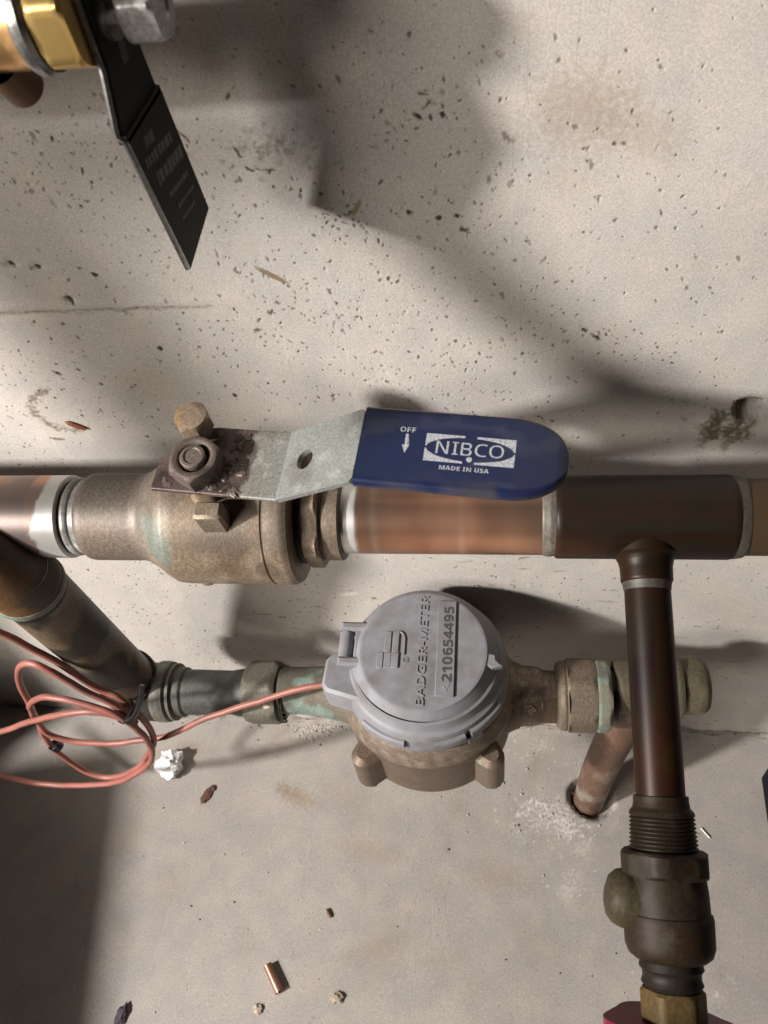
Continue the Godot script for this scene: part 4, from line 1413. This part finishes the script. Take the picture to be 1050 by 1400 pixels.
	lathe(mb, Vector3(-0.1005, 0.2182, 0.0755), Vector3.UP, [[0.0, 0.0011], [0.0004, 0.0011], [0.0004, 0.0]], func(_p, _j): return Color(0.05, 0.05, 0.05), 14)
	part(shroud, "rivet_hole", mb, plain("black_gap", lin(0.01, 0.01, 0.01), 0.7))
	# arrow-shaped finger tab on the right
	mb = MB.new()
	prism(mb, PackedVector2Array([Vector2(-0.004, -0.0065), Vector2(0.0065, -0.0045), Vector2(0.0066, -0.0005), Vector2(0.0108, 0.003), Vector2(0.0045, 0.0045), Vector2(-0.002, 0.0015)].map(func(v): return Vector2(v.x, -v.y))) if false else PackedVector2Array([Vector2(-0.004, -0.0012), Vector2(0.004, -0.0052), Vector2(0.011, -0.0032), Vector2(0.0068, 0.0008), Vector2(0.0066, 0.0046), Vector2(-0.004, 0.0068)]), Transform3D(Basis(Vector3.RIGHT, Vector3.FORWARD, Vector3.UP), Vector3(-0.0075, 0.2255, 0.0645)), 0.0055, 0.0008, pcol)
	part(lid, "finger_tab", mb, pl)
	tilt_lid(lid, c0 + Vector3(0, 0.2255, 0), deg_to_rad(6.0))
	# embossed name, reading away from the viewer
	var tb := Basis(Vector3.FORWARD, Vector3.LEFT, Vector3.UP)
	var raised := plain("raised_grey", lin(0.215, 0.215, 0.235), 0.5)
	lettering(lid, "raised_lettering", "BADGER-METER", Transform3D(tb, Vector3(-0.0515, 0.2322, 0.0575)), 0.0056, 0.0825, 0.0011, raised, false)
	# plate with the serial number
	mb = MB.new()
	box(mb, Transform3D(tb, Vector3(-0.0349, 0.2319, 0.0563)), Vector3(0.0715, 0.0128, 0.0017), 0.0004, pcol)
	part(lid, "number_plate", mb, pl)
	lettering(lid, "number", "210654495", Transform3D(tb, Vector3(-0.0338, 0.2337, 0.0535)), 0.0068, 0.0565, 0.0003, plain("number_ink", lin(0.05, 0.05, 0.056), 0.6))
	mb = MB.new()
	for q in [[-0.0345, 0.0865, 0.5], [-0.0325, 0.0845, -0.4]]:
		box(mb, Transform3D(tb.rotated(Vector3.UP, q[2]), Vector3(q[0], 0.2335, q[1])), Vector3(0.0045, 0.0008, 0.0004), 0.0001, pcol)
	part(lid, "check_mark", mb, raised)
	# raised emblem: two stepped rows of bars, the upper ending in a round corner
	for k in 3:
		mb = MB.new()
		box(mb, Transform3D(tb, Vector3(-0.0805 + k * 0.0052, 0.2319, 0.0667)), Vector3(0.0115, 0.0044 + 0.0004 * k, 0.0009 + 0.00025 * k), 0.0003, pcol)
		part(lid, "emblem_bar", mb, pl)
	for k in 2:
		mb = MB.new()
		box(mb, Transform3D(tb, Vector3(-0.0758 + k * 0.0056, 0.2319, 0.0527)), Vector3(0.0155, 0.0046, 0.001 + 0.00025 * k), 0.0003, pcol)
		part(lid, "emblem_bar", mb, pl)
	mb = MB.new()
	var hook := []
	for k in 9:
		var an := lerpf(0.0, PI * 0.62, k / 8.0)
		hook.append(Vector3(-0.0685 + 0.0045 * cos(an), 0.2324, 0.0515 - 0.0065 * sin(an)))
	hook.push_front(Vector3(-0.064, 0.2324, 0.0625))
	tube(mb, smooth_path(hook, 3), 0.0008, pcol, 8)
	part(lid, "emblem_bar", mb, pl)
	mb = MB.new()
	var circ := []
	for k in 12: circ.append(Vector3(-0.0625 + 0.0019 * cos(TAU * k / 12), 0.2322, 0.0662 + 0.0019 * sin(TAU * k / 12)))
	tube(mb, smooth_path(circ, 2, true), 0.00035, pcol, 6, false)
	part(lid, "registered_mark", mb, pl)
	lettering(lid, "registered_mark", "R", Transform3D(tb, Vector3(-0.0625, 0.2322, 0.0662)), 0.0019, 0.0014, 0.0006, raised)


func tilt_lid(lid: Node3D, pivot: Vector3, angle: float) -> void:
	var q: Vector3 = pivot - lid.get_meta("base")
	var b := Basis(Vector3.RIGHT, angle)
	lid.transform = Transform3D(b, q - b * q)


func build_upper_valve() -> void:
	var X := Vector3.RIGHT
	var o := Vector3(0, 0.644, 0.084)
	var t := thing("gas_valve", "clean yellow brass valve with a hanging black lever at the top left", "valve", Vector3(-0.125, 0.644, 0.084))
	var mb := MB.new()
	var clean := mat("clean_brass", 0.3, 0.85, 16.0, 0.0014, false)
	var brass := func(p: Vector3, _j: int) -> Color: return Color(0.74, 0.52, 0.20).lerp(Color(0.62, 0.41, 0.14), n01(p, 900.0, 161.0))
	lathe(mb, o, X, [[-0.1335, 0.008], [-0.1334, 0.0155, 0.0148], [-0.132, 0.0168, 0.0151], [-0.1228, 0.0168, 0.0151], [-0.1216, 0.0155, 0.0148], [-0.1215, 0.006]], brass, 72, 0.002, 0.15)
	part(t, "brass_hexagon", mb, clean)
	mb = MB.new()
	lathe(mb, o, X, [[-0.139, 0.01], [-0.1388, 0.0166], [-0.1378, 0.0172], [-0.1352, 0.0172], [-0.1338, 0.0158], [-0.1337, 0.008]], func(p, _j): return Color(0.62, 0.62, 0.6).lerp(Color(0.46, 0.46, 0.45), n01(p, 2200.0, 162.0)), 72, 0.0015)
	part(t, "steel_washer", mb, mat("bright_steel", 0.3, 0.9, 24.0, 0.0021))
	mb = MB.new()
	lathe(mb, o, X, [[-0.34, 0.0148], [-0.1412, 0.0148], [-0.140, 0.0156], [-0.1388, 0.0156], [-0.1386, 0.01]], func(p, _j): return Color(0.72, 0.43, 0.20).lerp(Color(0.58, 0.34, 0.13), n01(p, 1200.0, 163.0)), 72, 0.003)
	part(t, "body", mb, clean)
	mb = MB.new()
	lathe(mb, Vector3(-0.1545, 0.6265, 0.082), Vector3(0, -0.75, -0.66), [[-0.008, 0.0066], [0.0065, 0.007], [0.0078, 0.006], [0.008, 0.0]], func(p, _j): return Color(0.09, 0.05, 0.035).lerp(Color(0.16, 0.09, 0.05), n01(p, 2000.0, 164.0)), 40)
	part(t, "side_plug", mb, mat("dark_copper", 0.42, 0.15, 16.0, 0.001, false, 0.3))
	# black lever plate, in two flats with a jog
	mb = MB.new()
	var black := func(p: Vector3, _j: int) -> Color: return Color(0.008, 0.008, 0.008).lerp(Color(0.013, 0.013, 0.012), n01(p, 1800.0, 165.0))
	prism_zy(mb, [Vector2(0.0958, 0.6105), Vector2(0.0804, 0.5526), Vector2(0.0441, 0.5573), Vector2(0.0565, 0.6105)], -0.1192, 0.0022, black)
	prism_zy(mb, [Vector2(0.0902, 0.664), Vector2(0.0896, 0.6282), Vector2(0.0958, 0.6105), Vector2(0.0565, 0.6105), Vector2(0.0592, 0.624), Vector2(0.0592, 0.664)], -0.1205, 0.0022, black)
	prism_zy(mb, [Vector2(0.0958, 0.6112), Vector2(0.0958, 0.6085), Vector2(0.0566, 0.6085), Vector2(0.0566, 0.6112)], -0.1204, 0.0034, black)
	var lever := part(t, "lever", mb, mat("black_coat", 0.62, 0.0, 40.0, 0.0014, false, 0.28))
	mb = MB.new()
	var stl := func(p: Vector3, _j: int) -> Color: return Color(0.62, 0.62, 0.62).lerp(Color(0.44, 0.43, 0.42), n01(p, 2400.0, 166.0))
	var edge := [Vector3(-0.1203, 0.664, 0.0904), Vector3(-0.1203, 0.6284, 0.0898), Vector3(-0.1203, 0.6112, 0.0959), Vector3(-0.1182, 0.6095, 0.0957), Vector3(-0.1182, 0.5532, 0.0807)]
	tube(mb, PackedVector3Array(edge), 0.0011, stl, 8)
	part(lever, "worn_edge", mb, mat("bright_steel", 0.3, 0.9, 24.0, 0.0021))
	# faint grey printing on the lever face
	for q in [[0.0745, 0.5965, 0.028, 0.0040], [0.0690, 0.5885, 0.029, 0.0050], [0.0665, 0.5800, 0.022, 0.0022], [0.0800, 0.603, 0.009, 0.0040], [0.0640, 0.5735, 0.020, 0.0016], [0.0655, 0.5685, 0.017, 0.0014], [0.0740, 0.630, 0.006, 0.010]]:
		mb = MB.new()
		var face: float = -0.1171 if q[1] < 0.61 else -0.1184
		var at := -0.5
		while at < 0.46:
			var wide := rng.randf_range(0.06, 0.17)
			if at + wide > 0.5: wide = 0.5 - at
			var mid := Vector2(q[0], q[1]) + Vector2((at + wide / 2) * q[2], 0).rotated(0.12)
			prism_zy(mb, rect_zy(mid.x, mid.y, wide * q[2], q[3] * rng.randf_range(0.8, 1.0), 0.12), face, 0.0002, func(_p, _j): return Color(0.06, 0.06, 0.058))
			at += wide + rng.randf_range(0.02, 0.05)
		part(lever, "worn_print", mb, mat("worn_print", 0.5, 0.0, 60.0, 0.0, true))
	# stem, washer and steel nut
	mb = MB.new()
	var so := Vector3(0, 0.642, 0.0765)
	lathe(mb, so, X, [[-0.122, 0.0], [-0.1219, 0.0048], [-0.1095, 0.0048], [-0.1094, 0.0]], stl, 32)
	lathe(mb, so, X, [[-0.1192, 0.0], [-0.1191, 0.0092], [-0.1165, 0.0092], [-0.1164, 0.0]], stl, 36)
	part(t, "stem", mb, mat("bright_steel", 0.3, 0.9, 24.0, 0.0021))
	mb = MB.new()
	lathe(mb, so, X, [[-0.1116, 0.004], [-0.1115, 0.0104, 0.0098], [-0.1105, 0.0112, 0.01], [-0.1015, 0.0112, 0.01], [-0.1002, 0.01, 0.0098], [-0.1, 0.005], [-0.101, 0.0045], [-0.101, 0.0]], stl, 72, 0.002, 0.3)
	t.scale = Vector3.ONE * 1.08
	t.position = Vector3(-0.135, 0.6379, 0.0632)
	part(t, "steel_nut", mb, mat("zinc", 0.4, 0.4, 24.0, 0.002))


func rect_zy(z: float, y: float, w: float, h: float, rot: float) -> Array:
	var out := []
	for q in [[1, 1], [1, -1], [-1, -1], [-1, 1]]:
		out.append(Vector2(z, y) + Vector2(q[0] * w / 2, q[1] * h / 2).rotated(rot))
	return out


# a plate whose outline is given as (z, y) and that grows from x towards +x
func prism_zy(mb: MB, outline: Array, x: float, h: float, colfn: Callable) -> void:
	var poly := PackedVector2Array()
	for v in outline: poly.append(Vector2(-v.x, v.y))
	if Geometry2D.is_polygon_clockwise(poly): poly.reverse()
	prism(mb, poly, Transform3D(Basis(Vector3.FORWARD, Vector3.UP, Vector3.RIGHT), Vector3(x, 0, 0)), h, minf(0.0004, h * 0.4), colfn)


func build_cable() -> void:
	var pink := func(p: Vector3, _j: int) -> Color: return Color(0.32, 0.118, 0.09).lerp(Color(0.23, 0.085, 0.066), n01(p, 1400.0, 171.0)).lerp(Color(0.16, 0.085, 0.07), ss(0.66, 0.95, n01(p, 3100.0, 172.0)) * 0.6)
	var m := mat("pink_jacket", 0.5, 0.0, 40.0, 0.0010, false)
	var Z := func(x: float, y: float, dz: float) -> Vector3: return Vector3(x, y, 0.098 + dz)
	var t := thing("pink_cable", "pink two-strand cable coiled in loops and tied beside the riser, running to the meter", "cable", Vector3(-0.3, 0.07, 0.1))
	var mb := MB.new()
	var pts := [[-0.4, 0.50, 0.02], [-0.352, 0.40, 0.012], [-0.3255, 0.34, 0.006], [-0.3099, 0.3139, 0.003], [-0.2914, 0.2724, 0.0], [-0.2784, 0.2341, -0.001], [-0.265, 0.2219, 0.0], [-0.2560, 0.200, 0.003], [-0.2570, 0.168, 0.004], [-0.2723, 0.1350, 0.004], [-0.2972, 0.0990, 0.003], [-0.329, 0.0756, 0.002], [-0.3494, 0.0828, 0.0], [-0.3618, 0.1149, -0.003], [-0.3603, 0.1393, -0.003], [-0.3489, 0.1837, -0.002], [-0.3338, 0.237, 0.0], [-0.3187, 0.267, 0.002], [-0.3052, 0.2765, 0.004], [-0.2932, 0.2684, 0.006], [-0.2765, 0.2400, 0.007], [-0.2640, 0.222, 0.007], [-0.2600, 0.196, 0.0065]]
	var path := []
	for q in pts: path.append(Z.call(q[0], q[1], q[2]))
	tube(mb, kinked(smooth_path(path, 8)), 0.0024, pink, 10)
	part(t, "strand", mb, m)
	mb = MB.new()
	pts = [[-0.4627, 0.12, 0.0], [-0.4278, 0.1329, 0.0], [-0.3874, 0.1612, 0.003], [-0.3539, 0.1858, 0.006], [-0.3163, 0.2102, 0.01], [-0.2862, 0.2215, 0.011], [-0.2657, 0.2120, 0.010], [-0.2600, 0.1905, 0.009], [-0.2600, 0.1600, 0.009], [-0.2700, 0.1330, 0.009], [-0.2868, 0.1099, 0.008], [-0.3179, 0.0785, 0.006], [-0.3514, 0.0615, 0.004], [-0.4028, 0.0469, 0.0], [-0.4382, 0.0611, 0.0], [-0.52, 0.1, 0.0]]
	path = []
	for q in pts: path.append(Z.call(q[0], q[1], q[2]))
	tube(mb, kinked(smooth_path(path, 8)), 0.0024, pink, 10)
	part(t, "strand", mb, m)
	mb = MB.new()
	path = []
	for q in [[-0.2570, 0.2, 0.012], [-0.2640, 0.2190, 0.012], [-0.283, 0.2295, 0.010], [-0.3004, 0.2338, 0.008], [-0.3191, 0.2293, 0.005], [-0.3401, 0.2085, 0.001], [-0.3447, 0.1963, 0.0], [-0.3489, 0.1774, 0.0], [-0.3487, 0.158, 0.001], [-0.3324, 0.1461, 0.001], [-0.3032, 0.142, 0.0], [-0.2801, 0.147, -0.001], [-0.2605, 0.1515, -0.002], [-0.243, 0.1605, -0.004]]:
		path.append(Z.call(q[0], q[1], q[2]))
	path.append(Vector3(-0.214, 0.1775, 0.089))
	path.append(Vector3(-0.181, 0.190, 0.084))
	path.append(Vector3(-0.148, 0.2040, 0.0795))
	path.append(Vector3(-0.1185, 0.2110, 0.0765))
	tube(mb, kinked(smooth_path(path, 8)), 0.0024, pink, 10)
	part(t, "strand", mb, m)
	# black ties
	var tie_m := plain("black_tie", lin(0.012, 0.012, 0.013), 0.35)
	mb = MB.new()
	var st := []
	for k in 25:
		var an := TAU * k / 24
		var cdir := Vector3(0.82, 0.57, 0)
		var c := Vector3(-0.2620, 0.2115, 0.103) + cdir * cos(an) * 0.0085 + Vector3(0, 0, 1) * sin(an) * 0.0085
		st.append([c, Vector3(-0.57, 0.82, 0), (cdir * cos(an) + Vector3.BACK * sin(an)), 0.0019, 0.0006])
	strip(mb, st, white, 3)
	box(mb, Transform3D(Basis(Vector3(0.82, 0.57, 0), Vector3(-0.57, 0.82, 0), Vector3.BACK), Vector3(-0.257, 0.2150, 0.1095)), Vector3(0.006, 0.0055, 0.004), 0.0008)
	tube(mb, smooth_path([Vector3(-0.258, 0.2150, 0.112), Vector3(-0.250, 0.223, 0.112), Vector3(-0.243, 0.234, 0.106), Vector3(-0.241, 0.243, 0.098)], 5), 0.0019, white, 6)
	single("cable_tie", "black cable tie holding the pink cable against the riser", "cable tie", Vector3(-0.262, 0.2115, 0.103), mb, tie_m)
	mb = MB.new()
	st = []
	for k in 19:
		var an := TAU * k / 18
		var cdir := Vector3(0.9, 0.43, 0)
		st.append([Vector3(-0.3570, 0.1270, 0.0955) + cdir * cos(an) * 0.0052 + Vector3.BACK * sin(an) * 0.0042, Vector3(-0.43, 0.9, 0), (cdir * cos(an) + Vector3.BACK * sin(an)), 0.0032, 0.0005])
	strip(mb, st, white, 3)
	single("tape_band", "small black tape band on the lower left of the coil", "tape", Vector3(-0.357, 0.127, 0.0955), mb, tie_m)


func build_debris() -> void:
	# crumpled white paper
	var mb := MB.new()
	lump(mb, Vector3(-0.315, FLOOR_Y + 0.0085, 0.0525), Vector3(0.0118, 0.0075, 0.0128), Basis(Vector3.UP, 0.4), 0.7, 52, func(_p, _j): return Color(0.80, 0.80, 0.80), 14, 22)
	single("crumpled_paper", "crumpled scrap of white paper on the floor below the cable coil", "paper", Vector3(-0.322, FLOOR_Y, 0.048), mb, mat("paper", 0.8, 0.0, 30.0, 0.0070, false))
	# copper offcut: half-rolled strip
	mb = MB.new()
	var a := Vector3(-0.1876, FLOOR_Y + 0.0035, 0.2158)
	var b := Vector3(-0.174, FLOOR_Y + 0.0035, 0.2345)
	var ax := (b - a).normalized()
	var e1 := ax.cross(Vector3.UP).normalized()
	var rows := []
	for i in 7:
		var row := PackedVector3Array()
		for k in 11:
			var an := lerpf(-0.9, PI + 0.9, k / 10.0)
			row.append(a.lerp(b, i / 6.0) + e1 * cos(an) * 0.0036 + Vector3.UP * sin(an) * 0.0034)
		rows.append(row)
	grid(mb, rows, false, func(p, _j): return Color(0.55, 0.30, 0.22).lerp(Color(0.42, 0.22, 0.16), n01(p, 3000.0)))
	single("copper_offcut", "curled copper offcut lying on the floor near the bottom edge", "metal scrap", a, mb, mat("offcut", 0.35, 0.6, 30.0, 0.0014))
	# dark red leaf flake
	mb = MB.new()
	lump(mb, Vector3(-0.2735, FLOOR_Y + 0.0012, 0.0775), Vector3(0.0042, 0.0012, 0.0085), Basis(Vector3.UP, -0.35), 0.6, 5, func(p, _j): return Color(0.05, 0.022, 0.015).lerp(Color(0.09, 0.035, 0.02), n01(p, 5000.0)))
	lump(mb, Vector3(-0.2688, FLOOR_Y + 0.0012, 0.0705), Vector3(0.0022, 0.0009, 0.003), Basis(Vector3.UP, 0.5), 0.6, 6, func(_p, _j): return Color(0.06, 0.03, 0.02))
	single("rust_flake", "dark red rust flake on the floor right of the paper scrap", "flake", Vector3(-0.2735, FLOOR_Y, 0.0775), mb, mat("flake", 0.7, 0.0, 30.0, 0.0105, false))
	mb = MB.new()
	lump(mb, Vector3(-0.142, FLOOR_Y + 0.0014, 0.173), Vector3(0.0014, 0.0012, 0.0042), Basis(Vector3.UP, 0.6), 0.4, 7, func(_p, _j): return Color(0.10, 0.045, 0.02))
	single("seed_husk", "small brown husk alone on the floor below the meter", "husk", Vector3(-0.142, FLOOR_Y, 0.173), mb, mat("flake", 0.7, 0.0, 30.0, 0.0105, false))
	mb = MB.new()
	lump(mb, Vector3(-0.302, FLOOR_Y + 0.002, 0.260), Vector3(0.0042, 0.002, 0.008), Basis(Vector3.UP, -0.2), 0.8, 9, func(p, _j): return Color(0.05, 0.03, 0.04).lerp(Color(0.3, 0.24, 0.26), ss(0.6, 0.8, n01(p, 6000.0))))
	single("dark_scrap", "dark purplish scrap on the floor at the bottom edge", "scrap", Vector3(-0.302, FLOOR_Y, 0.26), mb, mat("flake", 0.7, 0.0, 30.0, 0.0105, false))
	mb = MB.new()
	lump(mb, Vector3(-0.1277, FLOOR_Y + 0.0018, 0.2351), Vector3(0.0055, 0.0018, 0.0038), Basis(Vector3.UP, 0.3), 0.7, 10, func(_p, _j): return Color(0.50, 0.41, 0.33))
	single("concrete_chip", "pale tan chip of concrete right of the copper offcut", "chip", Vector3(-0.1277, FLOOR_Y, 0.2351), mb, mat("chip", 0.85, 0.0, 30.0, 0.0175))
	mb = MB.new()
	lump(mb, Vector3(-0.19, FLOOR_Y + 0.0015, 0.2475), Vector3(0.0032, 0.0015, 0.0036), Basis(Vector3.UP, 0.3), 0.7, 14, func(_p, _j): return Color(0.58, 0.47, 0.38))
	single("concrete_chip", "small cream chip of concrete just below the copper offcut", "chip", Vector3(-0.19, FLOOR_Y, 0.2475), mb, mat("chip", 0.85, 0.0, 30.0, 0.0175))
	# orange wood splinter stuck to the wall
	mb = MB.new()
	var sb := Basis(Vector3.BACK, -0.5)
	lump(mb, Vector3(-0.2655, 0.3885, WALL_Z + 0.0014), Vector3(0.0072, 0.0016, 0.0014), sb, 0.3, 15, func(_p, _j): return Color(0.33, 0.115, 0.04))
	single("wood_splinter", "orange splinter stuck to the wall above the copper sleeve", "splinter", Vector3(-0.2655, 0.3885, WALL_Z), mb, mat("splinter", 0.6, 0.0, 30.0, 0.0105))
	mb = MB.new()
	tube(mb, PackedVector3Array([Vector3(0.1755, FLOOR_Y + 0.001, 0.0845), Vector3(0.1815, FLOOR_Y + 0.001, 0.0925)]), 0.0006, white, 6)
	single("wire_snip", "thin pale wire snip on the floor right of the branch pipe", "wire", Vector3(0.1785, FLOOR_Y, 0.0885), mb, plain("pale_wire", lin(0.75, 0.72, 0.66), 0.4))
	# crumbs: countless grains on the floor
	mb = MB.new()
	for i in 420:
		var x: float
		var z: float
		if i < 70:
			x = -0.178 + rng.randfn() * 0.012
			z = 0.002 + absf(rng.randfn()) * 0.006
		elif i < 110:
			x = 0.06 + rng.randfn() * 0.03
			z = 0.075 + rng.randfn() * 0.02
		elif i < 330:
			x = rng.randf_range(-0.42, 0.26)
			z = WALL_Z + 0.002 + absf(rng.randfn()) * 0.007
		else:
			x = rng.randf_range(-0.33, 0.2)
			z = rng.randf_range(0.0, 0.3)
		var s := rng.randf_range(0.0003, 0.0009) if i > 110 else rng.randf_range(0.0005, 0.0012)
		var pale := rng.randf() < (0.9 if i < 110 else 0.75)
		var c := Color(0.62, 0.58, 0.52) if pale else Color(0.12, 0.09, 0.07)
		lump(mb, Vector3(x, FLOOR_Y + s * 0.4, z), Vector3(s * rng.randf_range(0.8, 1.8), s * 0.7, s), Basis(Vector3.UP, rng.randf() * TAU), 0.6, i, func(_p, _j): return c, 4, 6)
	var o := single("floor_crumbs", "scattered pale grit and crumbs over the concrete floor", "grit", Vector3(-0.05, FLOOR_Y, 0.1), mb, mat("chip", 0.85, 0.0, 30.0, 0.0175))
	o.set_meta("kind", "stuff")


func white(_p: Vector3, _j: int) -> Color:
	return Color.WHITE


# the stations along the main line, drawn together towards the middle of the run
func main_lathe(mb: MB, o: Vector3, axis: Vector3, prof: Array, colfn: Callable = white, seg := 64, step := 0.003, turn := 0.0, wob := 0.0) -> void:
	var q := []
	for e in prof:
		var f = e.duplicate()
		f[0] = -0.062 + (e[0] + 0.062) * 0.957
		q.append(f)
	lathe(mb, o, axis, q, func(p, k): return colfn.call(Vector3(-0.062 + (p.x + 0.062) / 0.957, p.y, p.z), k), seg, step, turn, wob)


# a cable is never a perfect curve: small bends along its way
func kinked(path: PackedVector3Array) -> PackedVector3Array:
	for i in path.size():
		var q := path[i] * 2600.0
		path[i] += Vector3(nz.get_noise_3dv(q), nz.get_noise_3dv(q + Vector3(300, 0, 0)), 0.0) * 0.0016
	return path
